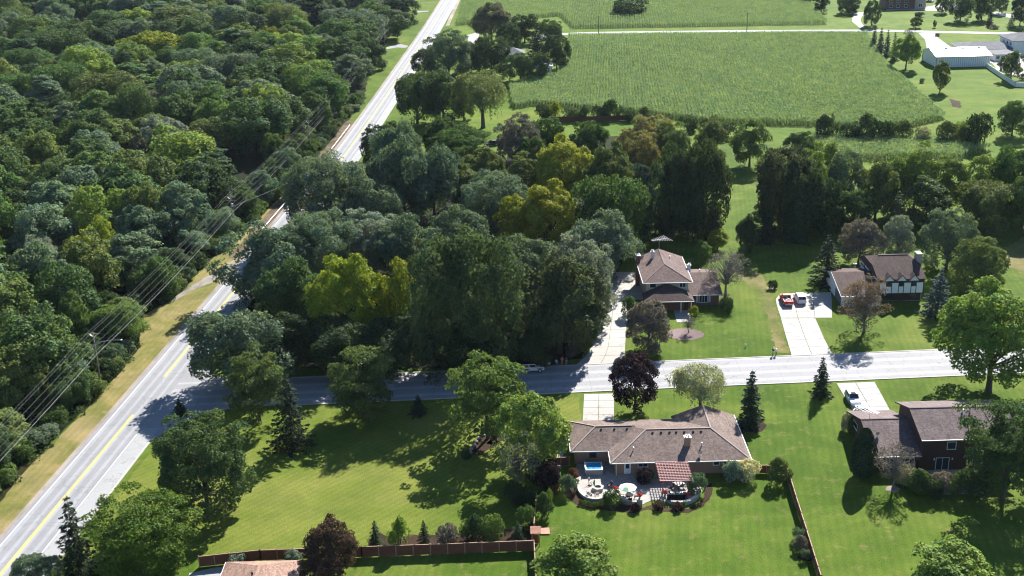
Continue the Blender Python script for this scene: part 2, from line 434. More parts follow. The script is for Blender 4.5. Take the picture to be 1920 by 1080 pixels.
# ------------------------------------------------------------------ ground sheets
def densify(pts, step, jit, rng):
    out = []
    n = len(pts)
    for i in range(n):
        a, b = Vector((*pts[i][:2], 0)), Vector((*pts[(i+1)%n][:2], 0))
        k = max(1, int((b-a).length/step)); d = (b-a).normalized(); nn = Vector((-d.y, d.x, 0))
        for j in range(k):
            q = a.lerp(b, j/k)
            if j or True: q = q + nn*rng.uniform(-jit, jit)
            out.append((q.x, q.y))
    return out
def sheet(name, pts, z, mat, jit=0.0, step=1.2, seed=1, parent=None, thick=0.0):
    rng = random.Random(seed)
    if jit: pts = densify(pts, step, jit, rng)
    v3 = [Vector((x, y, z)) for x, y in pts]
    tris = tessellate_polygon([v3])
    mb = MB(); mb.add(v3, [tuple(t) for t in tris])
    me = mb.mesh(name, mat)
    bm = bmesh.new(); bm.from_mesh(me)
    for f in bm.faces:
        if f.normal.z < 0: f.normal_flip()
    bm.to_mesh(me); bm.free()
    o = link(name, me, parent)
    if parent is None: o['kind'] = 'structure'
    return o
def px(*pts): return [g2(*p) for p in pts]
def catmull(pts, n=8):
    pts = [Vector((p[0], p[1], 0)) for p in pts]
    out = []
    for i in range(len(pts)-1):
        p0 = pts[i-1] if i else pts[0]*2-pts[1]
        p1, p2 = pts[i], pts[i+1]
        p3 = pts[i+2] if i+2 < len(pts) else p2*2-p1
        for k in range(n):
            t = k/n
            out.append(0.5*((2*p1)+(p2-p0)*t+(2*p0-5*p1+4*p2-p3)*t*t+(3*p1-p0-3*p2+p3)*t**3))
    out.append(pts[-1])
    return out
def offset_line(line, d):
    out = []
    for i, p in enumerate(line):
        t = (line[min(i+1,len(line)-1)]-line[max(i-1,0)]).normalized()
        out.append(p + Vector((t.y, -t.x, 0))*d)          # positive = right of travel
    return out
def strip(name, line, d0, d1, z, mat, parent=None, kind='structure', z1=None):
    a, b = offset_line(line, d0), offset_line(line, d1)
    n = len(line); mb = MB()
    vs = [(p.x, p.y, z) for p in a] + [(p.x, p.y, z) for p in b]
    fs = [(i, n+i, n+i+1, i+1) for i in range(n-1)]
    if z1 is not None:                                      # raised band (kerb)
        vs += [(p.x, p.y, z1) for p in a] + [(p.x, p.y, z1) for p in b]
        fs = [(2*n+i, 3*n+i, 3*n+i+1, 2*n+i+1) for i in range(n-1)] + [(i, 2*n+i, 2*n+i+1, i+1) for i in range(n-1)] + [(n+i, n+i+1, 3*n+i+1, 3*n+i) for i in range(n-1)] + [(0, n, 3*n, 2*n), (n-1, 3*n-1, 4*n-1, 2*n-1)]
    mb.add(vs, fs)
    me = mb.mesh(name, mat)
    uv = me.uv_layers.new(name='UVMap')
    for lo in me.loops:
        i = lo.vertex_index % (2*n)
        uv.data[lo.index].uv = ((d0 if i < n else d1), (i % n))
    bm = bmesh.new(); bm.from_mesh(me); bmesh.ops.recalc_face_normals(bm, faces=bm.faces)
    if z1 is None:
        for f in bm.faces:
            if f.normal.z < 0: f.normal_flip()
    bm.to_mesh(me); bm.free()
    o = link(name, me, parent)
    if parent is None and kind: o['kind'] = kind
    return o

# ================================================================== the setting: ground, roads, lawns, fields
mb = MB(); mb.add([(-2500,-300,0),(2500,-300,0),(2500,3200,0),(-2500,3200,0)], [(0,1,2,3)])
tag(mb.build('ground', LAWN_A), kind='structure')

ROAD = catmull([(-79.7,90),(-74.1,150.5),(-69.4,201.5),(-68.0,217.9),(-63.6,270),(-58.9,325.1),(-52.4,408),(-41.3,628.8),(-35.2,778.8),(-20,1150)], 10)
def road_x(y):
    for a, b in zip(ROAD, ROAD[1:]):
        if a.y <= y <= b.y: return a.x + (b.x-a.x)*(y-a.y)/(b.y-a.y)
    return ROAD[-1].x
def cut(line, y0, y1):
    out = [Vector((road_x(y0), y0, 0))] + [p for p in line if y0 < p.y < y1] + [Vector((road_x(y1), y1, 0))]
    return out
STREET_L = catmull([(-67,208.9),(-18.6,211.1),(28.2,213.5),(81,215.8),(140,218.6),(260,224)], 6)

sheet('far_lawn', [(-34, 420), (-24, 1150), (420, 1150), (420, 330), (120, 300), (95, 395)], 0.012, LAWN_F)
# woods' floor left of the road
edge_px = [(0,943),(50,880),(100,830),(160,770),(207,720),(263,650),(267,593),(333,557),(395,487),(440,452),(493,403),(560,335),(640,240),(683,190),(690,140),(715,95),(735,60),(770,0)]
EDGE = px(*edge_px)
WOOD_POLY = [(-140, 100), (-88, 120)] + EDGE + [(-75, 1150), (-700, 1150), (-700, 300)]
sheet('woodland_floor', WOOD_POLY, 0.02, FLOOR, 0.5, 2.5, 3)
near_edge = EDGE[:12]
sheet('road_verge', [(-88,120)] + near_edge + [(road_x(y)-4.2, y) for y in (372, 330, 290, 250, 210, 170, 130, 110)], 0.03, VERGE, 0.25, 1.5, 4)
MIDWOOD = px((600,335),(660,300),(860,335),(955,340),(1010,265),(1230,250),(1250,300),(1215,390),(1190,450),(1150,520),(1112,600),(1090,672),(1010,688),(620,692),(470,688),(440,600),(470,480),(560,390))
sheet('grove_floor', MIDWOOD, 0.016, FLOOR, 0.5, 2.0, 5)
sheet('corner_lawn', px((235,905),(300,825),(360,775),(600,762),(1085,745),(1088,800),(1040,880),(1003,935),(1000,1022),(690,1022),(350,1052),(150,1085),(120,1085)), 0.02, LAWN_B, 0.3, 1.5, 7)
sheet('worn_path', px((1408,500),(1432,520),(1450,560),(1470,630),(1482,664),(1455,663),(1440,600),(1418,545),(1385,520),(1380,500)), 0.024, turf('lawn_worn', [(0.085,0.12,0.02),(0.14,0.14,0.045),(0.19,0.165,0.075)], (0.22,0.185,0.095), None, 0.8, 0.12), 0.4, 0.8, 8)
sheet('bare_patch', px((1875,470),(1925,440),(1925,520),(1890,500)), 0.024, MATS['lawn_worn'], 0.6, 1.0, 9)

# main road
road = strip('road', ROAD, -4.35, 3.75, 0.05, ASPHALT)
for k, (y0, y1) in enumerate(((92, 196.5), (226, 1100))):
    strip('road_shoulder', cut(ROAD, y0, y1), 3.752, 6.7 if k == 0 else 5.9, 0.046, SHOULDER)
strip('gravel_edge', cut(ROAD, 92, 1100), -5.1, -4.2, 0.040, GRAVEL)
strip('gravel_edge', cut(ROAD, 288, 440), -8.5, -5.0, 0.036, turf('dirt_bank', [(0.09,0.065,0.045),(0.13,0.10,0.07),(0.17,0.13,0.10)], (0.08,0.09,0.03), None, 0.7, 0.2))
for y0, y1, d in ((92, 1100, -3.6), (92, 194, 3.55), (232, 1100, 3.55)):
    strip('edge_line', cut(ROAD, y0, y1), d-0.07, d+0.07, 0.058, LINE_W, parent=road)
for y0, y1 in ((92, 201.5), (218, 1100)):
    for d in (-0.16, 0.16):
        strip('centre_line', cut(ROAD, y0, y1), d-0.075, d+0.075, 0.058, LINE_Y, parent=road)
strip('kerb', cut(ROAD, 92, 191), 6.704, 7.05, 0.0, CURB, z1=0.14)
# the side street with its bell-mouth
street = strip('street', STREET_L, -6.0, 6.0, 0.042, STREET)
sheet('street_corner', [(road_x(190)+3.755, 190), (road_x(190)+6.71, 190.5), (-60.2, 196.5), (-57.6, 200.0), (-53.5, 202.6), (-48, 203.55), (-48, 216.0), (-55.5, 216.1), (-59.0, 218.6), (-61.2, 223.5), (road_x(232)+5.0, 232), (road_x(232)+3.755, 232)], 0.036, STREET)
for s_ in (-1, 1):
    seg = [p for p in STREET_L if p.x > -48]
    strip('kerb', seg, 6.004*s_, 6.30*s_, 0.0, CURB, z1=0.10)
# pull-off on the wood side
sheet('pull_off', px((447,482),(400,511),(364,533),(330,556),(318,566),(326,566),(352,549),(388,533),(416,524),(428,512)), 0.044, turf('gravel_tan', [(0.19,0.175,0.155),(0.24,0.225,0.20),(0.28,0.26,0.235)], (0.2,0.17,0.12), None, 0.6, 0.2), 0.2, 1.0, 11)
# far lane across the fields
LANE = catmull([g2(1000,72), g2(1065,63.5), g2(1250,60), g2(1610,57.5), g2(1760,60), g2(1930,63.5), g2(2060,66)], 6)
strip('field_lane', LANE, -3.1, 3.1, 0.05, STREET)

def slabs(name, left, right, ncol, nrow, z, mat, gap=0.06):
    """concrete driveway poured in slabs, open joints between them"""
    root = thing(name, None, None); root['kind'] = 'structure'
    L = [Vector((*p, 0)) for p in left]; R = [Vector((*p, 0)) for p in right]
    def along(pl, t):
        ls = [(b-a).length for a, b in zip(pl, pl[1:])]; d = t*sum(ls)
        for (a, b), l in zip(zip(pl, pl[1:]), ls):
            if d <= l+1e-6: return a.lerp(b, d/l)
            d -= l
        return pl[-1]
    for i in range(nrow):
        for j in range(ncol):
            a0, a1, b0, b1 = along(L, i/nrow), along(L, (i+1)/nrow), along(R, i/nrow), along(R, (i+1)/nrow)
            q = [a0.lerp(b0, j/ncol), a0.lerp(b0, (j+1)/ncol), a1.lerp(b1, (j+1)/ncol), a1.lerp(b1, j/ncol)]
            c = sum(q, Vector())/4
            q = [p + (c-p).normalized()*gap for p in q]
            MB().prism([(p.x, p.y) for p in q], 0.0, z + random.Random(i*7+j).uniform(-0.006, 0.006)).build('slab', mat, root)
    return root
slabs('driveway', px((1080,684.5),(1107,660),(1113,627),(1120,587),(1127,557),(1150,510)), px((1171,683),(1172,655),(1174,625),(1177,590),(1178,562),(1190,510)), 2, 12, 0.055, CONCRETE)
slabs('driveway', px((1178,562),(1190,510)), px((1206,562),(1207,510)), 1, 4, 0.052, CONCRETE)
slabs('driveway', px((1484,667),(1473,630),(1464,597)), px((1560,663),(1545,634),(1529,597)), 2, 5, 0.055, CONCRETE)
slabs('driveway', px((1464,596.5),(1453,563),(1462,551)), px((1560,596),(1560,562),(1558,548)), 3, 4, 0.052, CONCRETE)
slabs('driveway', px((1095,739),(1092,792)), px((1151,738),(1152,792)), 2, 4, 0.055, CONCRETE)
slabs('driveway', px((1568,719),(1602,775)), px((1640,716),(1672,775)), 2, 5, 0.055, CONCRETE)
slabs('driveway', px((1600,25),(1597,40),(1612,52)), px((1622,22),(1612,38),(1622,52)), 1, 5, 0.055, CONCRETE)
sheet('house_drive', px((1660,20),(1670,15),(1720,16),(1765,8),(1785,-5),(1800,20),(1780,21),(1700,19)), 0.05, CONCRETE)
sheet('barn_apron', px((1722,62),(1752,61),(1760,72),(1785,90),(1850,92),(1925,110),(1925,150),(1870,131),(1860,118),(1760,112),(1735,115),(1731,100),(1738,92),(1735,75)), 0.05, CONCRETE)
sheet('barn_drive', px((1855,20),(1925,32),(1925,38),(1880,31),(1850,24)), 0.05, CONCRETE)
sheet('house_drive', px((875,66),(900,60),(893,82),(889,115),(876,122),(880,90)), 0.05, SHOULDER)
sheet('pull_off', px((748,82),(766,86),(761,90),(745,89),(722,93),(722,90)), 0.044, ASPHALT, 0.2, 1.5)
sheet('pull_off', px((780,21),(805,20),(802,22),(780,24)), 0.044, ASPHALT, 0.2, 1.5)
sheet('field_track', px((865,-20),(872,-20),(842,48),(836,48)), 0.03, GRAVEL, 0.2, 2)
sheet('stone_bed', [(G(1284,627).x + 3.9*math.cos(a), G(1284,627).y + 3.2*math.sin(a)) for a in [k*math.pi/12 for k in range(24)]], 0.05, PINKROCK, 0.12, 0.5)
sheet('mulch_bed', [(G(1408,797).x + 2.6*math.cos(a), G(1408,797).y + 2.8*math.sin(a)) for a in [k*math.pi/12 for k in range(24)]], 0.03, MULCH, 0.15, 0.5)
for bx, by in ((1448,540),(1674,917),(1360,553),(1465,880),(1510,1045),(925,830)):
    c = G(bx, by)
    sheet('mulch_bed', [(c.x + 1.1*math.cos(k*math.pi/8), c.y + 1.0*math.sin(k*math.pi/8)) for k in range(16)], 0.03, GRAVEL if bx in (1448,1674) else MULCH, 0.12, 0.4)
sheet('mulch_bed', px((690,1022),(700,1000),(745,1005),(800,1002),(850,1000),(935,995),(980,990),(1000,1000),(1000,1024)), 0.03, MULCH, 0.3, 0.6)
sheet('mulch_bed', px((880,850),(905,815),(940,805),(945,825),(900,855)), 0.03, MULCH, 0.3, 0.6)
sheet('garden_bed', px((1780,185),(1800,190),(1803,203),(1785,200)), 0.03, MULCH, 0.3, 0.8)

# ------------------------------------------------------------------ maize fields
def in_poly(x, y, poly):
    r = np.zeros(len(x), bool); n = len(poly)
    for i in range(n):
        x0, y0 = poly[i]; x1, y1 = poly[(i+1) % n]
        c = ((y0 > y) != (y1 > y))
        with np.errstate(divide='ignore', invalid='ignore'):
            r ^= c & (x < (x1-x0)*(y-y0)/(y1-y0+1e-12)+x0)
    return r
def maize(name, label, poly, lean, row, step, seed, hgt=2.3):
    rng = np.random.default_rng(seed)
    P = np.array(poly); x0, y0 = P.min(0); x1, y1 = P.max(0)
    rows = np.arange(x0-(y1-y0)*abs(lean), x1+(y1-y0)*abs(lean), row)
    ys = np.arange(y0, y1, step)
    X, Y = np.meshgrid(rows, ys); X = (X + lean*(Y-y0)).ravel(); Y = Y.ravel()
    X = X + rng.normal(0, 0.10, X.shape); Y = Y + rng.normal(0, 0.15, Y.shape)
    k = in_poly(X, Y, poly) & (rng.random(X.shape) > 0.04)
    X, Y = X[k], Y[k]; n = len(X)
    V, Q = [], []
    H = hgt*(0.9+0.2*rng.random(n))*(1+0.06*np.sin(X*0.11+Y*0.07)+0.05*np.sin(X*0.031-Y*0.045))
    for j in range(3):
        a = rng.random(n)*2*np.pi; L = 0.75+0.4*rng.random(n); z0 = H*(0.62+0.13*j); w = 0.13+0.05*rng.random(n)
        ca, sa = np.cos(a), np.sin(a)
        rise = 0.15+0.3*rng.random(n)
        pts = []
        for t, dz, ww in ((0, 0, 0.7), (0.55, 1, 1.0)):
            for sgn in (-1, 1):
                pts.append(np.stack([X+ca*L*t-sa*w*ww*sgn, Y+sa*L*t+ca*w*ww*sgn, z0+rise*dz], 1))
        for sgn in (1, -1):
            pts.append(np.stack([X+ca*L-sa*w*0.3*sgn*-1, Y+sa*L+ca*w*0.3*sgn*-1, z0+rise*0.3], 1))
        V.append(np.stack([pts[0], pts[1], pts[3], pts[2]], 1))
        V.append(np.stack([pts[2], pts[3], pts[4], pts[5]], 1))
    a = rng.random(n)*np.pi                               # the stalk with its tassel
    ca, sa = np.cos(a)*0.06, np.sin(a)*0.06
    V.append(np.stack([np.stack([X-ca, Y-sa, 0*X], 1), np.stack([X+ca, Y+sa, 0*X], 1), np.stack([X+ca*0.6, Y+sa*0.6, H+0.25], 1), np.stack([X-ca*0.6, Y-sa*0.6, H+0.25], 1)], 1))
    V = np.concatenate(V).reshape(-1, 3)
    me = np_mesh(name, V, np.arange(len(V)).reshape(-1, 4), CORNLEAF)
    o = link(name, me); o.color = (0.250, 0.325, 0.130, 1)
    tag(o, label, 'crop', kind='stuff')
    return n
FIELD_A = px((1066,70),(1625,66),(1650,110),(1690,150),(1772,222),(1700,242),(1560,238),(1330,232),(1180,212),(1000,198),(962,205),(955,165),(1003,148),(1042,146),(1062,110))
FIELD_B = [g2(856,48), g2(876,-25), g2(1490,-28), g2(1552,46), g2(1300,50), g2(1075,54), g2(1050,30)]
FIELD_C = px((1505,258),(1620,262),(1720,265),(1860,280),(1800,300),(1560,300))
for nm, f in (('field_soil', FIELD_A), ('field_soil', FIELD_B), ('field_soil', FIELD_C)):
    sheet(nm, f, 0.03, CORNSOIL, 0.4, 3.0)
maize('maize_crop', 'broad field of green standing maize between lane and hedgerow', FIELD_A, 0.085, 1.15, 0.39, 1)
maize('maize_crop', 'far maize field beyond the pale lane at top of picture', FIELD_B, 0.085, 1.3, 0.57, 2)
maize('maize_crop', 'narrow strip of maize between hedgerow and yellowing trees', FIELD_C, 0.6, 1.0, 0.55, 3)

# ================================================================== trees: prototypes
def unit(v): return v/np.maximum(np.linalg.norm(v, axis=1, keepdims=True), 1e-9)
def leaf_quads(pos, nrm, size, rng, aspect=0.75, along=None):
    n = len(pos)
    r = rng.normal(size=(n, 3)) if along is None else along + rng.normal(size=(n, 3))*0.25
    t = unit(r - nrm*(r*nrm).sum(1, keepdims=True)); b = np.cross(nrm, t)
    s = (size*(0.65+0.7*rng.random((n, 1))))/2
    t, b = t*s, b*s*aspect
    V = np.stack([pos-t*1.0, pos+b, pos+t*1.0, pos-b], 1)      # leaf-shaped lozenge
    return V
def sphere_dirs(n, rng):
    return unit(rng.normal(size=(n, 3)))
def crown_round(seed, W, H, base, nclump, cr, nleaf, leaf, flat=0.8, lobes=0.18, up=0.25, rough=0.5, fill=0.2, top=1.0, spread=1.0, low=-0.85):
    rng = np.random.default_rng(seed)
    rx, rz = W/2, (H-base)/2; cz = base+rz
    ph = rng.random(6)*6.28
    d = sphere_dirs(nclump*4, rng); d = d[d[:, 2] > low][:nclump]
    az = np.arctan2(d[:, 1], d[:, 0])
    lob = 1+lobes*(np.sin(2*az+ph[0])*0.5+np.sin(3*az+ph[1])*0.5+np.sin(5*az+ph[2])*0.3)+lobes*0.5*np.sin(4*d[:, 2]+ph[3])
    u = np.where(rng.random(len(d)) < fill, rng.uniform(0.15, 0.5, len(d)), rng.uniform(0.60, 0.82, len(d)))*lob
    taper = np.where(d[:, 2] > 0, 1-(1-top)*d[:, 2], 1)
    C = np.stack([d[:, 0]*rx*u*taper, d[:, 1]*rx*u*taper, cz+d[:, 2]*rz*u*np.where(d[:, 2] < 0, 1.3, 1.0)], 1)
    R = cr*rng.uniform(0.65, 1.3, len(C))
    k = rng.choice(len(C), nleaf, p=R**2/np.sum(R**2))
    out = unit(C[k]-np.array([0, 0, cz-rz*0.2]))
    e = unit(sphere_dirs(nleaf, rng)+out*0.55+np.array([0, 0, up]))
    wob = 1+0.25*np.sin(e[:, :1]*5+k[:, None])*np.cos(e[:, 1:2]*4+k[:, None]*1.7)
    pos = C[k]+e*R[k][:, None]*wob*(0.62+0.42*np.sqrt(rng.random((nleaf, 1))))*np.array([spread, spread, flat])
    nrm = unit(e*0.75+np.array([0, 0, 0.25])+rng.normal(size=(nleaf, 3))*rough)
    return leaf_quads(pos, nrm, leaf, rng), C, R
def limbs(C, H, base, r0, rng, n=14, fork=0.25, lean=(0, 0)):
    mb = MB()
    top = Vector((lean[0], lean[1], H*0.72)); zf = base*0.75+H*fork*0.25
    trunk = [Vector((0, 0, -0.3)), Vector((0, 0, 0.25)), Vector((lean[0]*0.2, lean[1]*0.2, zf*0.5)), Vector((lean[0]*0.5+rng.normal()*0.1, lean[1]*0.5, zf)), Vector((lean[0]*0.8+rng.normal()*0.3, lean[1]*0.8+rng.normal()*0.3, (zf+top.z)/2)), top]
    mb.tube(trunk, [r0*1.5, r0*1.1, r0*0.9, r0*0.75, r0*0.4, 0.04], 8)
    idx = rng.permutation(len(C))[:n]
    for i in idx:
        c = Vector(C[i]); t = rng.uniform(0.0, 0.6)
        a = trunk[3].lerp(trunk[5], t)
        if c.z < a.z: a = trunk[3]
        m = a.lerp(c, 0.45)+Vector((rng.normal()*0.25, rng.normal()*0.25, 0.1*(c-a).length))
        rr = r0*0.42*(1-0.6*t)
        mb.tube([a, m, c], [rr, rr*0.6, 0.025], 5)
    return mb
def merge_quads(vl):
    V = np.concatenate(vl).reshape(-1, 3)
    return V, np.arange(len(V)).reshape(-1, 4)
PROTO = {}
def proto(name, W, H, crown_V, trunk_mb, leafmat=None, bark=None):
    V, Q = merge_quads(crown_V if isinstance(crown_V, list) else [crown_V])
    PROTO[name] = (W, H, np_mesh('crown', V, Q, leafmat or LEAF), trunk_mb.mesh('trunk', bark or BARK, True))

for i, (sd, ncl, cr) in enumerate(((11, 75, 1.9), (12, 95, 1.65), (13, 64, 2.1))):      # broad dense crowns
    V, C, R = crown_round(sd, 15, 13.5, 0.1, ncl, cr, 21000, 0.42, lobes=0.2)
    proto('oak%d' % i, 15, 13.5, V, limbs(C, 13.5, 2.4, 0.42, np.random.default_rng(sd)))
for i, sd in enumerate((21, 22, 23)):                                                   # upright oval crowns
    V, C, R = crown_round(sd, 9.5, 12.5, 0.3, 75, 1.2, 13000, 0.36, lobes=0.16, top=0.75, up=0.45)
    proto('maple%d' % i, 9.5, 12.5, V, limbs(C, 12.5, 2.0, 0.28, np.random.default_rng(sd), 18))
for i, sd in enumerate((31, 32)):                                                       # fine textured round crowns
    V, C, R = crown_round(sd, 10, 9, 0.2, 140, 0.9, 17000, 0.27, lobes=0.12, rough=0.6, flat=0.7, up=0.35)
    proto('fine%d' % i, 10, 9, V, limbs(C, 9, 1.3, 0.24, np.random.default_rng(sd), 22))
for i, sd in enumerate((41, 42)):                                                       # layered feathery crowns
    V, C, R = crown_round(sd, 10.5, 9, 0.6, 110, 0.95, 14000, 0.30, lobes=0.2, rough=0.5, flat=0.38, up=0.5, spread=1.3, fill=0.3)
    proto('locust%d' % i, 10.5, 9, V, limbs(C, 9, 1.6, 0.22, np.random.default_rng(sd), 26))
for i, sd in enumerate((51, 52, 53, 54)):                                               # wood trees seen from afar
    V, C, R = crown_round(sd, 15, 15, 0.4, 60 if i % 2 else 85, 2.15 if i % 2 else 1.75, 15000, 0.52, lobes=0.26, top=0.95 if i < 2 else 0.75)
    proto('wood%d' % i, 15, 15, V, limbs(C, 15, 3.0, 0.34, np.random.default_rng(sd), 8))
V, C, R = crown_round(55, 13, 15, 0.4, 120, 1.25, 14000, 0.46, lobes=0.15, rough=0.6, flat=0.7, up=0.45, spread=1.05, fill=0.3)
proto('wood4', 13, 15, V, limbs(C, 15, 3.0, 0.3, np.random.default_rng(55), 8))
V, C, R = crown_round(56, 9, 17, 0.4, 95, 1.25, 12000, 0.46, lobes=0.2, top=0.45, up=0.6)
proto('wood5', 9, 17, V, limbs(C, 17, 3.0, 0.3, np.random.default_rng(56), 8))
V, C, R = crown_round(57, 20, 16, 0.4, 46, 3.2, 22000, 0.52, lobes=0.34)
proto('wood6', 20, 16, V, limbs(C, 16, 3.0, 0.4, np.random.default_rng(57), 10))
# large specimens, same leaf size on a bigger frame
V, C, R = crown_round(14, 26, 20, 0.0, 190, 2.1, 46000, 0.44, lobes=0.22)
proto('bigoak', 26, 20, V, limbs(C, 20, 3.4, 0.6, np.random.default_rng(14), 26))
V, C, R = crown_round(24, 21, 19, 2.6, 170, 1.6, 34000, 0.42, lobes=0.16, top=0.8, up=0.45, low=-0.6)
proto('bigmaple', 21, 19, V, limbs(C, 19, 3.6, 0.5, np.random.default_rng(24), 40))
V, C, R = crown_round(34, 19, 17, 0.3, 260, 1.25, 36000, 0.36, lobes=0.13, rough=0.6, flat=0.7, up=0.35)
proto('bigfine', 19, 17, V, limbs(C, 17, 2.4, 0.42, np.random.default_rng(34), 30))
V, C, R = crown_round(44, 18, 16, 1.2, 210, 1.35, 30000, 0.36, lobes=0.2, rough=0.5, flat=0.4, up=0.5, spread=1.3, fill=0.3)
proto('biglocust', 18, 16, V, limbs(C, 16, 2.6, 0.38, np.random.default_rng(44), 34))
for i, sd in enumerate((61, 62)):                                                       # rounded shrubs
    V, C, R = crown_round(sd, 3, 2.4, 0.05, 34, 0.55, 2600, 0.20, lobes=0.14, rough=0.7)
    mbt = MB()
    for k in range(5): mbt.tube([(0.1*math.cos(k), 0.1*math.sin(k), -0.1), (0.5*math.cos(k*1.3), 0.5*math.sin(k*1.3), 1.3)], [0.05, 0.02], 5)
    proto('shrub%d' % i, 3, 2.4, V, mbt)
def willow(seed):
    rng = np.random.default_rng(seed)
    V, C, R = crown_round(seed, 15, 12, 4.5, 60, 1.7, 7000, 0.40, lobes=0.15, up=0.4)
    out = [V]
    for c, r in zip(C, R):
        d = math.hypot(c[0], c[1])
        for _ in range(8):
            a = rng.random()*6.28; q = c[:2]+np.array([math.cos(a), math.sin(a)])*r*rng.random()**0.5
            L = rng.uniform(1.2, 3.2)*(0.4+d/7); n = int(L*5)
            z = c[2]-rng.random(n)*L
            pos = np.stack([q[0]+rng.normal(0, 0.12, n), q[1]+rng.normal(0, 0.12, n), np.maximum(z, 1.2)], 1)
            out.append(leaf_quads(pos, unit(rng.normal(size=(n, 3))*np.array([1, 1, 0.3])), 0.42, rng, 0.4, np.array([[0, 0, 1.0]])))
    mb = limbs(C, 12, 3.2, 0.55, rng, 20)
    proto('willow', 15, 12, out, mb)
willow(71)
def spruce(name, seed, W, H, whorls, droop, dens, mat):
    rng = np.random.default_rng(seed); out = []; mb = MB()
    mb.tube([(0, 0, -0.2), (0, 0, H*0.5), (0, 0, H)], [0.17, 0.1, 0.015], 7)
    for i in range(whorls):
        t = (i+0.3)/whorls; z = 0.25+(H-0.35)*t
        L = W/2*(1-t)**0.82*rng.uniform(0.7, 1.12)+0.12
        nb = int(7+4*(1-t))
        for k in range(nb):
            a = 6.283*(k+rng.random())/nb; l = L*rng.uniform(0.5, 1.2)
            n = max(4, int(l*dens))
            s = np.sqrt(rng.random(n)); wd = (1-s)*0.25+0.10
            side = rng.normal(0, 1, n)*wd*min(1, l)*1.1
            x, y = s*l*math.cos(a)-side*math.sin(a), s*l*math.sin(a)+side*math.cos(a)
            zz = z+(-droop*s+0.25*droop*s**3)*l-np.abs(side)*0.3+rng.normal(0, 0.04, n)
            nn = unit(np.stack([np.cos(a)*0.35+0*s, np.sin(a)*0.35+0*s, 0.8+0*s], 1)+rng.normal(size=(n, 3))*0.4)
            al = np.tile(np.array([[math.cos(a), math.sin(a), -droop]]), (n, 1))
            out.append(leaf_quads(np.stack([x, y, zz], 1), nn, 0.42, rng, 0.42, al))
            if l > 0.5: mb.tube([(0, 0, z), (l*0.75*math.cos(a), l*0.75*math.sin(a), z-droop*0.6*l)], [0.035, 0.012], 4)
    proto(name, W, H, out, mb, mat)
spruce('spruce0', 81, 4.6, 9, 17, 0.42, 22, NEEDLE)
spruce('spruce1', 82, 5.2, 9, 15, 0.25, 17, NEEDLE)
spruce('pine0', 83, 8.5, 10.5, 17, 0.15, 19, NEEDLE)
def column(seed):
    rng = np.random.default_rng(seed); n = 5200; H, W = 7.5, 3.4
    t = rng.random(n)**0.85; a = rng.random(n)*6.283
    r = W/2*np.sin(np.pi*np.clip(0.12+0.86*t, 0, 1))**0.55*(1-0.15*t)*(0.86+0.2*rng.random(n))*(1+0.06*np.sin(3*a+9*t))
    pos = np.stack([r*np.cos(a), r*np.sin(a), 0.1+t*(H-0.1)], 1)
    nrm = unit(np.stack([np.cos(a), np.sin(a), 0.25+0*a], 1)+rng.normal(size=(n, 3))*0.45)
    mb = MB(); mb.tube([(0, 0, -0.2), (0, 0, 5)], [0.15, 0.05], 6)
    proto('column', W, H, leaf_quads(pos, nrm, 0.30, rng, 0.55, np.array([[0, 0, 1.0]])), mb, NEEDLE)
column(91)
def bare(name, seed, W, H, fork, nleaf, leaf, lean=0.0, upright=0.7, barkmat=None):
    """few leaves on a fan of limbs, branches and twigs"""
    rng = np.random.default_rng(seed); mb = MB(); tips = []
    def grow(p, d, L, r, lvl):
        q = p+d*L; m = p.lerp(q, 0.5)+Vector(rng.normal(size=3)*0.05*L)
        mb.tube([p, m, q], [r, r*0.8, r*0.6], 6 if lvl < 2 else 4 if lvl < 4 else 3)
        if lvl >= 3: tips.append((p, q))
        if lvl == 5: return
        nb = 4 if lvl == 0 else int(rng.integers(2, 4))
        for k in range(nb):
            ax = Vector(rng.normal(size=3)); ax = (ax-d*ax.dot(d)).normalized()
            nd = (d+ax*rng.uniform(0.45, 0.85)+Vector((0, 0, 0.12))).normalized()
            grow(q if k else q, nd, L*rng.uniform(0.66, 0.86), r*0.58, lvl+1)
    grow(Vector((0, 0, -0.2)), Vector((lean, 0, 1)).normalized(), H*fork, 0.2, 0)
    vs = np.array(mb.v); ext = np.abs(vs[:, :2]).max(0).mean(); zmax = vs[:, 2].max()
    sx, sz = W/2/ext*0.9, H/zmax
    mb.v = [(x*sx, y*sx, z*sz) for x, y, z in mb.v]
    A = np.array([[*(p.lerp(q, rng.random()))] for p, q in tips])*np.array([sx, sx, sz])
    k = rng.integers(0, len(A), nleaf)
    pos = A[k]+rng.normal(0, 0.28, (nleaf, 3))
    V = leaf_quads(pos, unit(rng.normal(size=(nleaf, 3))), leaf, rng, 0.35)
    proto(name, W, H, V, mb, LEAF, barkmat or BARKGREY)
def twiggy(name, seed, W, H, base, nleaf, leaf, n, lean=(0, 0), bark=None):
    """half-bare crown: every limb and many twigs show, thin leaves between them"""
    rng = np.random.default_rng(seed)
    V, C, R = crown_round(seed, W, H, base, n, 0.8, nleaf, leaf, lobes=0.12, rough=1.2, fill=0.35, up=0.3)
    mb = limbs(C, H, base*1.2, 0.22, rng, n, lean=lean)
    for c, r in zip(C, R):
        for _ in range(7):
            e = Vector(sphere_dirs(1, rng)[0]); e.z = abs(e.z)*0.8
            mb.tube([Vector(c), Vector(c)+e*r*0.6, Vector(c)+e*r*1.25], [0.03, 0.02, 0.008], 3)
    proto(name, W, H, V, mb, LEAF, bark or BARKGREY)
twiggy('bare0', 101, 9, 9, 0.9, 5200, 0.22, 85)
twiggy('bare1', 102, 8, 8.5, 1.8, 1900, 0.2, 60, (0.9, 0.2))
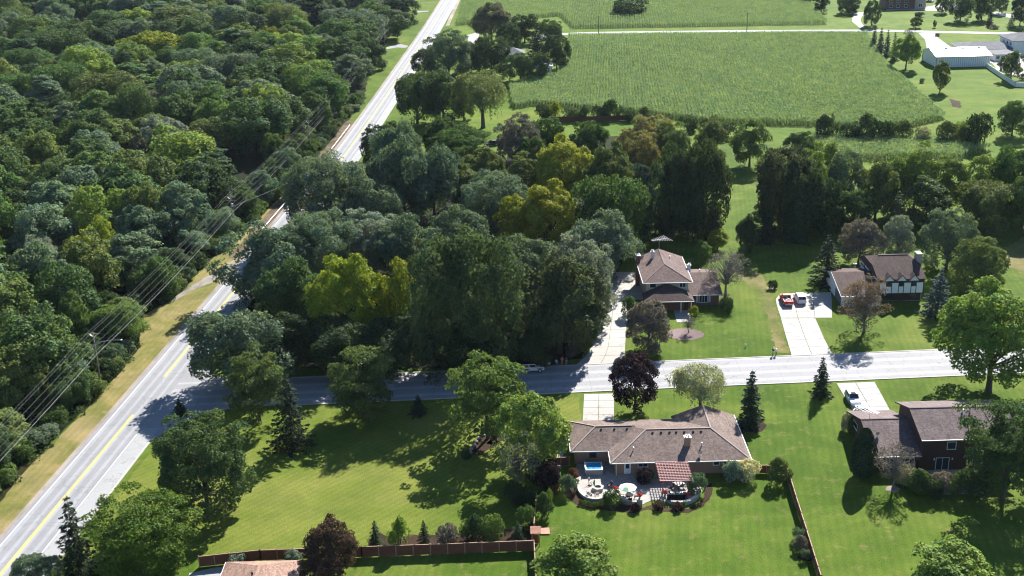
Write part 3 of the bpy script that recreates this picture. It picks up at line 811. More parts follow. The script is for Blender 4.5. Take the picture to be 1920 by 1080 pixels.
bare('bare2', 105, 8, 9, 0.16, 700, 0.24)
def tuft(seed):
    rng = np.random.default_rng(seed); n = 700
    a = rng.random(n)*6.283; r = rng.random(n)**0.7; h = 1.2*(1-0.5*r)*(0.7+0.5*rng.random(n))
    b = np.stack([0.15*r*np.cos(a), 0.15*r*np.sin(a), 0*a], 1); t = np.stack([0.75*r*np.cos(a), 0.75*r*np.sin(a), h], 1)
    w = np.stack([-np.sin(a), np.cos(a), 0*a], 1)*0.02
    V = np.stack([b-w, b+w, t+w*0.5, t-w*0.5], 1)
    mb = MB(); mb.lathe([(0.12, -0.05), (0.14, 0.05), (0.05, 0.1)], n=8)
    proto('tuft', 1.5, 1.2, V, mb)
tuft(111)

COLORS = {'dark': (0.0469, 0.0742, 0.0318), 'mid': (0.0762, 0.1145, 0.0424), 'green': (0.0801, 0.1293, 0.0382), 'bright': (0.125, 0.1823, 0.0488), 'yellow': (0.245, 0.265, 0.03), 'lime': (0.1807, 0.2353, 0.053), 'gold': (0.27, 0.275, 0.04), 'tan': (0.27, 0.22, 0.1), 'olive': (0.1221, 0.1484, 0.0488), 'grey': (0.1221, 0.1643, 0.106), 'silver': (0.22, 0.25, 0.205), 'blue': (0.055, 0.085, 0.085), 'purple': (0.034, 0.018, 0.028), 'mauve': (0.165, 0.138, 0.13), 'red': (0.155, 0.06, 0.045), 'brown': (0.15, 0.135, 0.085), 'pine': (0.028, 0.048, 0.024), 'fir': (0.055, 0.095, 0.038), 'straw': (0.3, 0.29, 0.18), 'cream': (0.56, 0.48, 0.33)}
NAMES = dict(oak='broadleaf_tree', maple='broadleaf_tree', fine='broadleaf_tree', locust='broadleaf_tree', wood='broadleaf_tree', shrub='shrub', willow='willow_tree', spruce='spruce_tree', pine='conifer_tree', column='columnar_evergreen', bare='sparse_tree', tuft='grass_clump')
CATS = dict(shrub='shrub', tuft='ornamental grass', column='evergreen')
TREES = []
_rt = random.Random(5)
def plant(kind, pos, W, H, col, label, group=None, rz=None):
    base = kind.rstrip('0123456789')
    if base in ('oak', 'maple', 'fine', 'locust') and W > 1.42*PROTO[kind][0]: kind = 'big'+base
    W0, H0, cm, tm = PROTO[kind]
    t = thing(NAMES[base], label, CATS.get(base, 'tree'), (pos.x, pos.y, 0), _rt.uniform(0, 6.28) if rz is None else rz, group)
    t.scale = (W/W0, W/W0, H/H0)
    c = link('crown', cm, t); k = COLORS[col] if isinstance(col, str) else col
    j = _rt.uniform(0.9, 1.1)
    c.color = (k[0]*j*_rt.uniform(0.94, 1.06), k[1]*j, k[2]*j*_rt.uniform(0.94, 1.06), 1)
    link('trunk', tm, t)
    TREES.append((pos, W))
    return t
def T(kind, cx, ytop, ybase, wpx, col, label, group=None, rz=None, hk=0.96, bx=None):
    p = G(cx if bx is None else bx, ybase)
    H = max(0.4, height_over(p, ytop, cx)*hk)
    W = wpx/ppm(Vector((p.x, p.y, H*0.55)))
    return plant(kind, p, W, H, col, label, group, rz)
def TH(kind, cx, ytop, H, wpx, col, label, group=None, rz=None):
    """a tree whose foot is hidden: tip seen at (cx, ytop), height H"""
    p = G(cx, ytop+2, H); p.z = 0
    W = wpx/ppm(Vector((p.x, p.y, H*0.6)))
    return plant(kind, p, W, H, col, label, group, rz)

# ================================================================== trees and shrubs one by one
# --- corner lawn and front yards
T('fine0', 390, 762, 958, 222, 'mid', 'large round dense green tree on corner lawn beside main road')
T('locust0', 275, 915, 1085, 225, (0.085,0.122,0.022), 'big feathery green tree at bottom left beside main road')
T('spruce1', 150, 918, 1082, 95, 'pine', 'dark spruce at bottom left, at the edge of the main road')
T('fine1', 78, 1034, 1120, 115, 'grey', 'pale leafy treetop cut by bottom edge left of spruce')
T('locust1', 488, 643, 792, 122, 'olive', 'olive green tree south of side street next to dark conifer')
T('pine0', 548, 690, 838, 118, 'pine', 'dark spreading conifer at street corner beside olive tree')
T('locust0', 683, 642, 778, 140, 'olive', 'rounded olive tree standing alone along south side of shaded street')
T('locust1', 915, 652, 822, 158, 'bright', 'light green airy tree in front of the parked white vehicle')
T('maple0', 1012, 722, 880, 132, 'lime', 'yellow green maple left of the ranch house roof', bx=1000)
T('bare1', 962, 798, 925, 105, 'olive', 'smoky olive thin tree below the yellow green maple', bx=972)
T('shrub0', 1015, 852, 915, 62, 'purple', 'dark purple bush at corner of fence beside gate', hk=0.9)
T('maple1', 1080, 1005, 1140, 165, 'lime', 'bright leafy treetop cut by bottom edge inside fenced yard')
T('maple2', 1772, 1012, 1150, 190, 'lime', 'pale yellow green treetop cut by bottom edge at lower right')
T('locust0', 1880, 735, 935, 195, 'mid', 'large dark green tree overhanging the split level house')
T('bare1', 1678, 824, 917, 88, 'mauve', 'leafless small tree with long branching shadow behind split level house', bx=1674)
T('column', 1617, 801, 893, 50, 'pine', 'tall dark egg-shaped evergreen at corner of split level house')
T('maple0', 1852, 518, 735, 262, 'lime', 'large bright green maple at right standing by street', hk=0.93, bx=1853)
T('fine1', 1190, 650, 772, 98, 'purple', 'dark purple maple beside the street north of ranch house')
T('willow', 1313, 683, 778, 112, 'straw', 'pale wispy tree behind the ranch house roof')
T('spruce0', 1406, 688, 798, 66, 'pine', 'tall dark spruce in mulch ring right of ranch house')
T('spruce0', 1539, 665, 741, 46, 'pine', 'smaller dark spruce standing south of street near driveway')
# --- two-storey cream house
T('fine0', 1216, 556, 655, 98, 'mauve', 'pinkish brown bushy tree in front of cream house')
T('shrub1', 1183, 556, 592, 38, 'green', 'dark green bush between driveway and pinkish bushy tree')
T('bare1', 1291, 588, 624, 32, 'mauve', 'small mauve tree in the oval stone bed')
T('bare1', 1378, 458, 556, 88, 'mauve', 'greyish half-bare tree leaning beside the cream house wing', bx=1360)
T('shrub0', 1361, 556, 582, 26, 'mid', 'round green bush at end of cream house wing')
T('shrub1', 1301, 573, 592, 18, 'yellow', 'small clipped yellow green bush by cream house porch')
T('maple1', 1316, 450, 500, 36, 'bright', 'small light green tree behind cream house wing')
T('maple2', 1345, 424, 470, 42, 'yellow', 'yellow green young tree behind the half-bare grey tree')
T('shrub0', 1452, 524, 541, 12, 'dark', 'small dark shrub in ring of stones on lawn, right one', 'pair of shrubs in stone ring')
T('shrub1', 1444, 526, 541, 11, 'dark', 'small dark shrub in ring of stones on lawn, left one', 'pair of shrubs in stone ring')
# --- half-timbered house
T('bare0', 1620, 512, 622, 116, (0.16,0.112,0.09), 'reddish half-bare round tree in front of half-timbered garage')
T('spruce1', 1757, 497, 592, 72, 'blue', 'blue grey spruce at right end of half-timbered house')
T('pine0', 1549, 432, 532, 92, 'pine', 'broad dark conifer behind the red pickup driveway')
T('fine1', 1609, 402, 496, 92, 'mauve', 'round purple grey tree behind half-timbered house')
T('fine0', 1681, 396, 490, 68, 'silver', 'pale blue grey round tree behind half-timbered house')
T('fine1', 1774, 380, 505, 118, 'grey', 'large pale green tree right of the half-timbered house')
T('fine0', 1832, 438, 555, 112, 'olive', 'round olive tree behind the blue grey spruce')
T('spruce1', 1680, 352, 432, 60, 'olive', 'pointed olive tree behind pale blue grey tree')
T('spruce0', 1494, 342, 455, 56, 'fir', 'tall green conifer beside the small white shed')
T('shrub0', 1580, 505, 530, 28, 'blue', 'low bluish bush beside the half-timbered garage')
# --- yard shrubs round the split-level house
for a in ((1590,772,806,26,'straw','pale flowering shrub left of split level house gable'), (1600,780,812,20,'olive','olive shrub below the pale flowering shrub by gable')):
    T('shrub0', *a)
for k, a in enumerate(((1700,872,908,38,'straw','pale dry shrub left end of shaded hedge behind split level house'), (1722,882,925,44,'mid','green hedge shrub next to pale dry shrub'), (1766,885,925,42,'mauve','greyish shrub in the middle of shaded hedge'), (1798,882,928,48,'mid','dark green hedge shrub right of greyish shrub'), (1745,893,930,40,'dark','dark low hedge shrub in front of patio door'), (1835,880,930,52,'dark','dark hedge shrub under the large overhanging tree'))):
    T('shrub%d' % (k % 2), *a)
T('shrub1', 1458, 860, 905, 42, 'olive', 'olive round bush at top end of long right fence')
T('shrub0', 1402, 862, 900, 44, 'cream', 'cream flowering hydrangea at right end of ranch house wall')
T('shrub1', 1374, 864, 902, 42, 'silver', 'grey green bush left of cream hydrangea at ranch house wall')
T('shrub0', 1308, 887, 925, 36, 'grey', 'pale green leafy bush right of the pergola')
T('shrub1', 1066, 890, 922, 36, 'grey', 'round grey green bush at left end of patio')
T('shrub0', 1210, 878, 906, 32, 'purple', 'round dark bush against ranch wall between green loungers')
T('shrub0', 1148, 918, 950, 32, 'mid', 'leafy green bush on the curved patio wall')
T('shrub1', 1191, 943, 957, 22, (0.10,0.045,0.035), 'low red leaved shrub below flower urn')
T('shrub0', 1236, 941, 954, 20, (0.07,0.035,0.03), 'dark red shrub at corner under pergola edge')
T('shrub1', 1270, 942, 955, 22, (0.07,0.035,0.03), 'dark red shrub in bed south of pergola')
for i, x in enumerate((1089, 1096, 1104, 1112, 1119, 1127)):
    T('shrub1', x, 936+[0,2,4,6,5,3][i], 945+[0,2,4,6,5,3][i], 9.5, 'bright', ['leftmost','second','third','fourth','fifth','rightmost'][i]+' clipped box ball from the left along curved patio wall', 'box balls along patio wall')
T('shrub1', 1281, 940, 951, 11, 'bright', 'single clipped box ball below pergola bed')
for i, (x, y0, y1, w, c, k, s) in enumerate(((1027,865,905,30,'purple','shrub0','dark plum bush above patio beside side gate'), (1075,878,898,22,'red','shrub1','reddish rose bush left of hot tub'), (1040,905,925,22,'red','shrub0','rusty low shrub at left tip of patio'), (1020,925,965,32,'mid','shrub1','green shrub inside fence corner near gate roof'), (1030,915,940,20,'lime','tuft','light green ornamental grass by fence corner'), (985,945,990,36,'green','shrub0','bright green bush outside fence corner'), (992,915,950,30,'dark','shrub1','dark bush outside fence below plum bush'), (965,900,945,40,'dark','shrub0','dark shade bush on lawn left of fence'))):
    T(k, x, y0, y1, w, c, s)
# --- planted row along the cross fence
for i, (x, y0, y1, w, c, k, s) in enumerate(((705,972,1024,36,'dark','spruce1','small dark cone-shaped conifer at left end of fence row'), (749,970,1025,40,'lime','shrub1','light green upright shrub second in fence row'), (796,972,1022,38,'pine','pine0','small dark conifer third in the fence row'), (838,980,1022,40,'mauve','shrub0','brownish round shrub in the fence row'), (888,965,1012,42,'dark','shrub1','dark shaded bush in the fence row'), (926,964,1014,42,'bright','shrub0','light green bush in fence row'), (972,975,1016,38,'dark','pine0','dark conifer shrub at right end of fence row'))):
    T(k, x, y0, y1, w, c, s)
T('fine1', 624, 962, 1078, 108, (0.090,0.052,0.042), 'rounded maroon tree in front of brown fence')
T('shrub1', 602, 1044, 1095, 92, (0.16,0.08,0.065), 'maroon and green shrub at bottom edge beside tan roof')
T('shrub0', 447, 1038, 1060, 32, 'silver', 'silver green shrub by fence left of tan roof')
T('shrub1', 549, 1032, 1060, 38, 'silver', 'silver green shrub by fence right of tan roof')
for i, (x, y0, y1, w, c) in enumerate(((1496,988,1012,24,'grey'),(1500,1005,1030,26,'mauve'),(1509,1028,1048,18,'grey'))):
    T('shrub%d' % (i % 2), x, y0, y1, w, c, ['grey green shrub highest of three inside right fence', 'brownish shrub middle of three inside right fence', 'small grey shrub lowest of three inside right fence'][i])
for x, y0, y1, w, c, s in ((785,738,778,40,'pine','little dark conifer on lawn south of shaded street'), (338,745,778,34,'pine','slim dark conifer tip above the round corner tree'), (875,845,858,20,'mid','low shrub beside stacked logs bed on corner lawn'), (932,800,815,16,'yellow','small yellow green plant in bed on corner lawn')):
    T('spruce1' if c == 'pine' else 'shrub0', x, y0, y1, w, c, s)
T('shrub1', 1072, 645, 668, 26, 'mauve', 'pinkish sprig bush at street edge right of three people')

# --- the grove between main road and cream house
GROVE = [
 ('oak0',622,282,432,165,'grey','broad grey green tree overhanging the main road below guard rail'),
 ('oak1',505,415,545,150,'grey','pale grey green tree hanging over the main road at the bend'),
 ('oak2',600,392,520,150,'grey','grey green tree behind the one hanging over road'),
 ('fine0',693,384,500,125,'silver','silvery green crown left of red hidden roof'),
 ('oak1',765,400,510,110,'grey','mid green crown right of the red hidden roof'),
 ('oak2',862,376,490,92,'grey','pale topped tree behind the great dark oak'),
 ('maple1',655,470,640,150,'yellow','brightest yellow green tree in the grove'),
 ('maple0',752,468,640,80,'yellow','smaller yellow green tree right of the brightest one'),
 ('oak0',875,418,676,205,(0.075,0.098,0.042),'great dark round oak in middle of grove'),
 ('oak1',1050,466,648,150,(0.078,0.098,0.048),'dark green oak beside the cream house driveway'),
 ('fine1',1088,428,600,130,'silver','silver green crown above the cream house driveway'),
 ('oak2',985,430,560,105,'grey','grey topped crown between dark oak and silver crown'),
 ('oak2',452,566,708,155,'grey','round grey green tree shading the main road'),
 ('maple2',555,570,682,90,'dark','dark understory tree right of round roadside tree'),
 ('oak0',640,590,682,120,'dark','dark shaded tree below the yellow green trees'),
 ('oak2',745,590,678,130,'dark','dark shaded tree in front of the grove, left of middle'),
 ('oak1',880,600,672,140,'dark','dark shaded tree along the street in grove middle'),
 ('oak0',985,600,662,110,'dark','dark shaded tree behind the white parked vehicle'),
 ('maple0',1092,600,645,50,'mid','shaded tree at grove corner next to driveway'),
 ('maple1',1100,545,615,60,'grey','grey green tree leaning over the driveway edge'),
 ('oak2',1508,300,442,92,'dark','tall dark tree between broad dark tree and small shed'),
 ('pine0',1436,378,452,66,'pine','dark spreading conifer right of the narrow lawn gap'),
 ('fine0',1545,325,436,72,'dark','dark round crown right of small white shed'),
 ('oak1',1400,400,470,40,'dark','small dark tree in shade at lower end of lawn gap'),
 ('oak1',560,480,606,115,'mid','mid green tree between the two grey roadside trees'),
 ('oak0',702,330,440,105,'grey','grey green tree above the red hidden roof'),
 ('fine1',832,205,305,66,'mid','mid green tree below the dark pair beside willow'),
 ('oak2',752,212,335,78,'grey','grey green tree below the dark roadside tree'),
 ('fine0',1000,250,335,66,'green','green tree between mauve tree and golden tree'),
 ('maple2',880,298,395,78,'olive','olive tree below flat topped feathery tree'),
 ('maple1',1330,218,305,62,'olive','olive tree at field edge right of tan trees'),
 ('fine0',1245,222,315,58,'green','green tree between tan trees and field edge'),
 ('fine1',1500,238,305,66,'mid','mid green tree at end of narrow maize strip'),
 ('maple0',1558,258,365,62,'lime','yellow green tree before the narrow maize strip'),
 ('fine0',722,218,318,82,'dark','dark rounded tree beside main road above grove'),
 ('oak1',760,250,410,110,'grey','tall grey green tree right of the dark roadside tree'),
 ('oak2',815,255,400,100,'grey','tall grey green tree, right one of the roadside pair'),
 ('locust0',864,224,318,92,'green','flat topped feathery green tree near willow'),
 ('fine1',972,203,322,92,'mauve','silvery mauve tree beside the hidden house'),
 ('maple2',908,270,365,98,'olive','olive green tree left of golden tree'),
 ('oak0',930,318,430,135,'grey','grey green crown below olive tree'),
 ('maple0',1060,250,385,130,'gold','large golden tree in the upper grove'),
 ('maple1',985,282,380,70,'olive','brown gold tree left of large golden tree'),
 ('fine0',1030,212,300,72,'green','green tree before the red fence, left'),
 ('fine1',1103,214,310,72,'green','green tree before the red fence, right'),
 ('maple2',1145,262,400,105,'olive','olive and yellow tree right of large golden tree'),
 ('maple1',1030,335,465,130,(0.29,0.29,0.04),'bright golden yellow tree in the middle of grove'),
 ('maple0',970,355,460,70,(0.27,0.27,0.035),'golden tree left of the brightest golden one'),
 ('fine1',1200,292,395,62,'blue','dark blue grey tree right of golden trees'),
 ('oak0',1145,310,470,115,'green','green tree right of golden yellow pair'),
 ('oak2',1128,382,510,115,'grey','grey dark crown above the driveway end'),
 ('fine0',1193,364,440,66,'dark','small dark crown at edge of shaded lawn'),
 ('fine1',1222,205,300,96,'tan','orange tan tree in front of maize field'),
 ('fine0',1192,232,330,90,(0.22,0.18,0.08),'brownish tan tree below the orange tan one'),
 ('maple1',1268,232,345,70,'olive','olive crown right of orange tan tree'),
 ('oak1',1262,268,440,95,'dark','tall dark tree left of the narrow lawn gap'),
 ('oak2',1318,243,440,96,(0.060,0.080,0.036),'tall dark tree at edge of narrow lawn gap'),
 ('maple2',1290,330,445,70,'dark','dark lower tree between two tall dark trees'),
 ('spruce1',1335,340,450,44,'pine','drooping dark conifer beside narrow lawn gap'),
 ('maple0',1405,216,308,72,'bright','light green bushy tree above narrow lawn gap'),
 ('oak0',1460,256,430,112,(0.062,0.078,0.042),'broad dark tree right of the narrow lawn gap'),
 ('maple1',1520,266,395,66,'lime','yellow green tree right of broad dark tree'),
 ('fine0',1580,272,400,92,'grey','pale grey green tree in the eastern tree line'),
 ('maple2',1535,330,420,60,'mid','shaded tree beside the small white shed'),
 ('oak1',1640,292,410,96,'olive','mid green tree in the eastern tree line behind shed'),
 ('maple0',1672,284,400,70,'lime','olive tree in eastern line left of yellow crowns'),
 ('maple1',1712,266,395,80,'lime','olive yellow tree in eastern line, left'),
 ('maple2',1770,278,395,80,'lime','yellow green tree in eastern line, middle'),
 ('maple0',1832,282,400,80,'lime','yellow green tree in eastern line, right of middle'),
 ('oak2',1890,262,400,100,'green','green tree at right edge of eastern line'),
 ('maple1',1735,330,420,90,'mid','lower shaded tree in eastern line behind pale tree'),
 ('oak0',1850,330,430,110,'olive','lower shaded tree at right of eastern line'),
 ('oak1',1915,325,430,90,'green','dark tree cut by right edge of picture'),
 ('fine1',1600,345,430,80,'mid','dark shaded crown above purple grey tree'),
 
]
GROVE += [('fine%d' % (i % 2), x, y0, y1, w, 'dark', s) for i, (x, y0, y1, w, s) in enumerate(((1228,385,428,70,'low dark tree at shaded lawn left of cream house antenna'),(1262,395,432,66,'low dark tree under the tall dark pair, left'),(1300,398,434,62,'low dark tree under the tall dark pair, middle'),(1335,398,432,44,'low dark tree under the tall dark pair, right'),(1432,378,420,50,'low dark tree right of narrow lawn gap'),(1458,385,425,66,'low dark tree left of tall green conifer')))]
for a in GROVE: T(a[0], a[1], a[2], a[3]+(14 if a[1] < 1230 else 4), a[4]*(1.18 if a[1] < 1230 else 1.02), a[5], a[6], 'trees of the grove')
# --- hedgerow and field edges
hedge = [(1545,216,262,38,'dark'),(1590,228,265,36,'dark'),(1622,214,264,44,'mid'),(1655,222,266,38,'dark'),(1690,224,262,44,'olive'),(1775,228,270,46,'olive'),(1730,235,268,30,'straw'),(1830,206,276,48,'dark'),(1805,235,272,30,'olive'),(1800,225,262,26,'lime'),
         (1018,193,225,26,'dark'),(1040,191,222,28,'yellow'),(1070,200,226,30,'mid'),(1095,198,226,30,'mid'),(1125,196,224,30,'dark'),(1148,186,224,36,'green'),(1180,200,226,30,'mid'),(1210,200,226,26,'olive'),(1290,213,245,36,'mid'),(1325,222,252,34,'olive'),(1360,226,258,40,'mid')]
words = ['first','second','third','fourth','fifth','sixth','seventh','eighth','ninth','tenth','eleventh','twelfth','thirteenth','fourteenth','fifteenth','sixteenth','seventeenth','eighteenth','nineteenth','twentieth','twenty first']
for i, (x, y0, y1, w, c) in enumerate(sorted(hedge)):
    T('shrub%d' % (i % 2), x, y0, y1, w, c, '%s hedgerow bush from the left along the maize field edge' % words[i], 'hedgerow along the maize')
T('fine0', 1897, 183, 255, 66, 'green', 'green tree at right edge below white fence')
T('bare0', 1560, 208, 250, 10, 'mid', 'thin sapling in hedgerow')
# --- around the field-side house
for a in (('willow',906,132,240,112,(0.145,0.165,0.065),'large willow with dark forked trunk beside maize field'),
 ('oak0',783,124,232,92,'mid','dark tree beside main road left of willow'),
 ('oak1',832,128,232,96,'mid','dark tree immediately left of the willow'),
 ('fine0',842,48,146,112,'grey','pale grey green tree at road side by hidden grey house'),
 ('fine1',796,85,142,56,'dark','dark bush on road side left of pale grey tree'),
 ('fine1',922,58,146,88,'dark','dark green tree left of grey hipped roof'),
 ('fine0',976,95,152,62,'mid','rounded tree left of the small blue-walled shed'),
 ('pine0',1008,48,120,76,'pine','dark conifer behind the small shed'),
 ('fine1',1044,58,130,62,'dark','dark tree right of the small shed at field edge'),
 ('maple1',922,0,82,92,'brown','brown topped tree at lane corner in the far field'),
 ('fine0',984,20,80,66,'dark','dark tree by lane right of brown topped tree'),
 ('fine1',1032,32,82,56,'mid','tree at left end of the pale lane'),
 ('fine1',884,72,135,52,'mid','green tree between pale grey tree and dark green tree'),
 ('fine0',955,38,95,50,'dark','dark tree above the grey hipped roof'),
 ('fine1',1012,92,150,44,'mid','green tree just behind the small shed'),
 ('fine0',870,150,225,52,'mid','green tree between dark pair and willow'),
 ('shrub0',1184,-8,28,68,'mid','lone round bush in the far maize field')):
    T(*a)
# --- far yards at top right
for a in (('fine0',1634,-4,48,36,'mid','tree by curved drive at top right'),
 ('spruce0',1638,44,90,20,'blue','first of four blue spruces from left at field corner'),('spruce0',1650,48,98,22,'blue','second of four blue spruces from left at field corner'),
 ('spruce0',1662,52,106,22,'blue','third of four blue spruces from left at field corner'),('spruce0',1675,56,114,22,'blue','rightmost of four blue spruces at field corner'),
 ('maple1',1698,60,130,64,'lime','yellow green tree right of blue spruces'),('bare1',1705,52,72,28,'mauve','small reddish bare tree by the lane'),
 ('maple2',1762,105,173,36,'olive','slim tree on lawn before the white barn'),('shrub0',1729,146,155,9,'grey','tiny grey shrub on lawn left of slim tree'),
 ('fine1',1717,28,52,25,'olive','small umbrella shaped tree on far lawn'),('maple0',1752,36,52,7,'olive','tiny sapling on far lawn'),
 ('shrub0',1724,22,32,17,'pine','dark low bush on far lawn'),('shrub1',1597,14,26,15,'dark','dark round bush by curved drive'),
 ('fine1',1590,-15,25,50,'mid','tree at top edge left of curved drive'),('oak0',1800,-14,40,46,'mid','broad tree on far lawn, left of pair'),('oak1',1840,-18,38,44,'mid','broad tree on far lawn, right of pair'),
 ('spruce0',1855,14,48,18,'pine','small dark conifer on far lawn'),('fine0',1873,-20,25,34,'mid','tree at top edge near right corner'),('fine1',1912,-16,48,40,'dark','dark tree at top right corner'),
 ('pine0',1895,26,52,22,'fir','small pine beside the far lane'),('fine0',1766,-10,25,30,'mid','small tree behind broad pair at top'),
 ('maple2',1895,88,150,46,'olive','tree in yard behind white fence'),('shrub0',1757,62,68,9,'mauve','tiny mauve bush by lane at barn drive'),
 ('shrub1',1864,46,54,18,'brown','brown low bush by the lane'),('shrub0',1890,138,147,12,'mid','small shrub behind the white fence'),('shrub1',1917,138,150,14,'olive','small shrub at right edge behind white fence'),
 ('maple1',1540,-12,22,30,'dark','dark bush at top edge at corner of far field'),('fine1',1520,-22,5,40,'dark','tree at top edge behind far field')):
    T(*a)

# --- woods left of the main road: first the crowns that stand out
OUT = [('maple0',180,398,15,66,'yellow','yellow green crown standing out in the lower wood'),('maple1',152,432,13,70,'gold','golden brown crown left of the yellow green one in wood'),
 ('maple2',128,540,13,66,'bright','light green round crown in the lower wood above street light pole'),('wood0',352,104,16,110,'lime','yellow green broad crown in the upper middle wood'),
 ('maple0',503,46,15,56,'yellow','bright yellow green crown at top of wood'),('wood1',330,10,17,130,'olive','wide olive crown near the top of wood'),
 ('wood2',300,214,15,92,'silver','grey feathery crown in middle of wood'),('maple1',590,172,14,62,'green','green tree at wood edge beside guard rail'),
 ('fine0',508,245,10,50,'bright','small light green tree below the wood edge wires'),('wood3',540,80,17,118,'lime','yellow green broad crown at wood edge near top'),
 ('fine1',245,275,13,80,'silver','bluish silver crown in the middle of wood'),('maple2',255,245,12,40,'brown','brown crown beside grey feathery crown'),
 ('maple0',320,340,14,72,'yellow','yellow green crown at bend of wires in wood'),('maple1',300,300,13,80,'brown','rusty olive crown above bend of wires'),
 ('wood0',140,215,16,95,'green','round fresh green crown at middle left of wood'),('wood1',60,30,17,90,'bright','light green crown near top left corner'),
 ('wood2',470,140,16,90,'olive','olive topped crown above creek gap'),('wood3',400,180,16,85,'bright','light green tree left of creek gap'),
 ('wood0',285,50,18,120,'yellow','yellow topped tall crown with dark shaded side near top'),
 ('fine0',545,318,8,52,'lime','light green small tree at road edge by guard rail'),('fine1',578,290,9,48,'olive','olive small tree at road edge below third pole'),
 ('wood6',655,20,17,120,'grey','large grey green crown at top of wood near main road'),('wood0',715,8,17,100,'mid','large dark crown at top beside the main road'),('wood1',748,-12,16,70,'dark','dark crown at top edge nearest the main road'),
 ('wood2',600,60,15,90,'grey','grey crown below the top house roof'),('wood4',655,95,14,86,'grey','grey feathery crown by the far utility pole'),('wood3',690,70,14,70,'mid','mid green crown in front of far utility pole'),('wood6',575,120,16,110,'lime','wide yellow green crown at wood edge above wires'),('wood1',612,132,15,84,'green','fresh green crown at wood edge near verge'),
 ('wood6',100,60,17,130,'mid','wide green crown in the upper left wood'),('wood6',420,105,17,120,'grey','wide grey green crown in upper middle wood'),('wood6',200,140,16,130,'olive','wide olive crown in the upper left middle wood'),('wood5',230,95,18,50,'dark','tall dark narrow crown in upper wood'),('wood5',60,180,18,55,'mid','tall narrow green crown at left of wood'),
 ('bare0',150,130,13,60,'silver','greyish half-bare crown in the upper left wood'),('bare0',470,120,13,55,'mauve','mauve half-bare crown above creek gap'),('bare0',285,165,13,70,'mauve','mauve grey half-bare crown in middle wood'),('bare0',60,440,13,90,'silver','grey half-bare tree at the left edge of lower wood'),
 ('bare2',122,470,11,45,'silver','dead bare tree in the lower wood')]
for a in OUT: TH(*a, 'wood left of the main road')
# then the rest of the wood, filled in between them
rngw = random.Random(17)
EP = [Vector((x, y, 0)) for x, y in EDGE]
def edge_dist(x, y):
    p = Vector((x, y, 0)); best = 1e9
    for a, b in zip(EP, EP[1:]):
        t = max(0, min(1, (p-a).dot(b-a)/max(1e-6, (b-a).length_squared)))
        best = min(best, (p-a.lerp(b, t)).length)
    return best
def project(x, y, z):
    z -= CAM_H
    d = y*math.cos(CAM_PITCH)-z*math.sin(CAM_PITCH); up = y*math.sin(CAM_PITCH)+z*math.cos(CAM_PITCH)
    u, v = x/d*CAM_F, -up/d*CAM_F
    return 960+u*_c+v*_s, 540-u*_s+v*_c
gap1 = G(425, 330); clear = [(gap1.x-2, gap1.y, 15), (*g2(560,45), 14), (*g2(565,30), 12), (*g2(600, 12), 12), (*g2(735, 120), 10), (*g2(725,150), 8)]
cand = []
y = 165.0
while y < 900:
    sp = 11.0 if y < 300 else 14.0 if y < 450 else 17.5 + (y-450)*0.014
    x = -520.0
    while x < -40:
        cand.append((x+rngw.uniform(-0.36, 0.36)*sp, y+rngw.uniform(-0.36, 0.36)*sp, sp)); x += sp
    y += sp
kept = []
for x, y, sp in cand:
    if not in_poly(np.array([x]), np.array([y]), WOOD_POLY)[0]: continue
    qx, qy = project(x, y, 10)
    if qx < -60 or qy < -22 or qy > 1150: continue
    ed = edge_dist(x, y)
    if ed < 2.5 and y < 520: continue
    if any(math.hypot(x-a, y-b) < r for a, b, r in clear): continue
    if any(math.hypot(x-p.x, y-p.y) < 0.36*(w+sp) for p, w in TREES[-len(kept)-len(OUT):]): continue
    kept.append((x, y, sp, ed))
    TREES.append((Vector((x, y, 0)), sp*0.6))
pal = ['dark','mid','mid','mid','green','green','olive','grey','grey','grey','bright','dark','mid','olive','grey','lime','mid','green']
cname = dict(dark='dark green', mid='mid green', green='fresh green', olive='olive', grey='grey green', bright='light green', lime='yellow green', brown='brownish')
rows = {}
for x, y, sp, ed in kept:
    qx, qy = project(x, y, 10)
    rows.setdefault(int((qy+40)//70), []).append((qx, x, y, sp, ed))
bands = ['along the top edge','in the second row from top','in the third row from top','in the fourth row from top','in the fifth row from top','in the sixth row from top','in the middle row','in the eighth row from top','in the ninth row from top','in the tenth row from top','in the lower rows','near the lower left','at the lower left','at the lowest left','at the far lower left','at the bottom left','by the left bottom corner']
def ordinal(n): return '%d%s' % (n, 'th' if 10 <= n % 100 <= 20 else {1: 'st', 2: 'nd', 3: 'rd'}.get(n % 10, 'th'))
nw = 0
for b in sorted(rows):
    for i, (qx, x, y, sp, ed) in enumerate(sorted(rows[b])):
        c = rngw.choice(pal); big = rngw.uniform(1.05, 1.75)
        W = sp*big; H = rngw.uniform(12.5, 20) if ed > 9 else rngw.uniform(6.5, 10.5)
        if ed <= 6: W = min(W, 9.5)
        W = min(W, 1.3*H)
        kind = 'wood%d' % rngw.choice([0,1,2,3,4,6,0,1,2,3,4,5]) if (y > 260 or ed > 9) else rngw.choice(['oak0','oak1','oak2','maple0','maple1','maple2'])
        plant(kind, Vector((x, y, 0)), W, H, tuple(v*1.22 for v in COLORS[c]), '%s tree %s of the roadside wood, %s from left' % (cname[c], bands[min(b, len(bands)-1)], ordinal(i+1)), 'wood left of the main road')
        nw += 1
print('wood trees', nw)
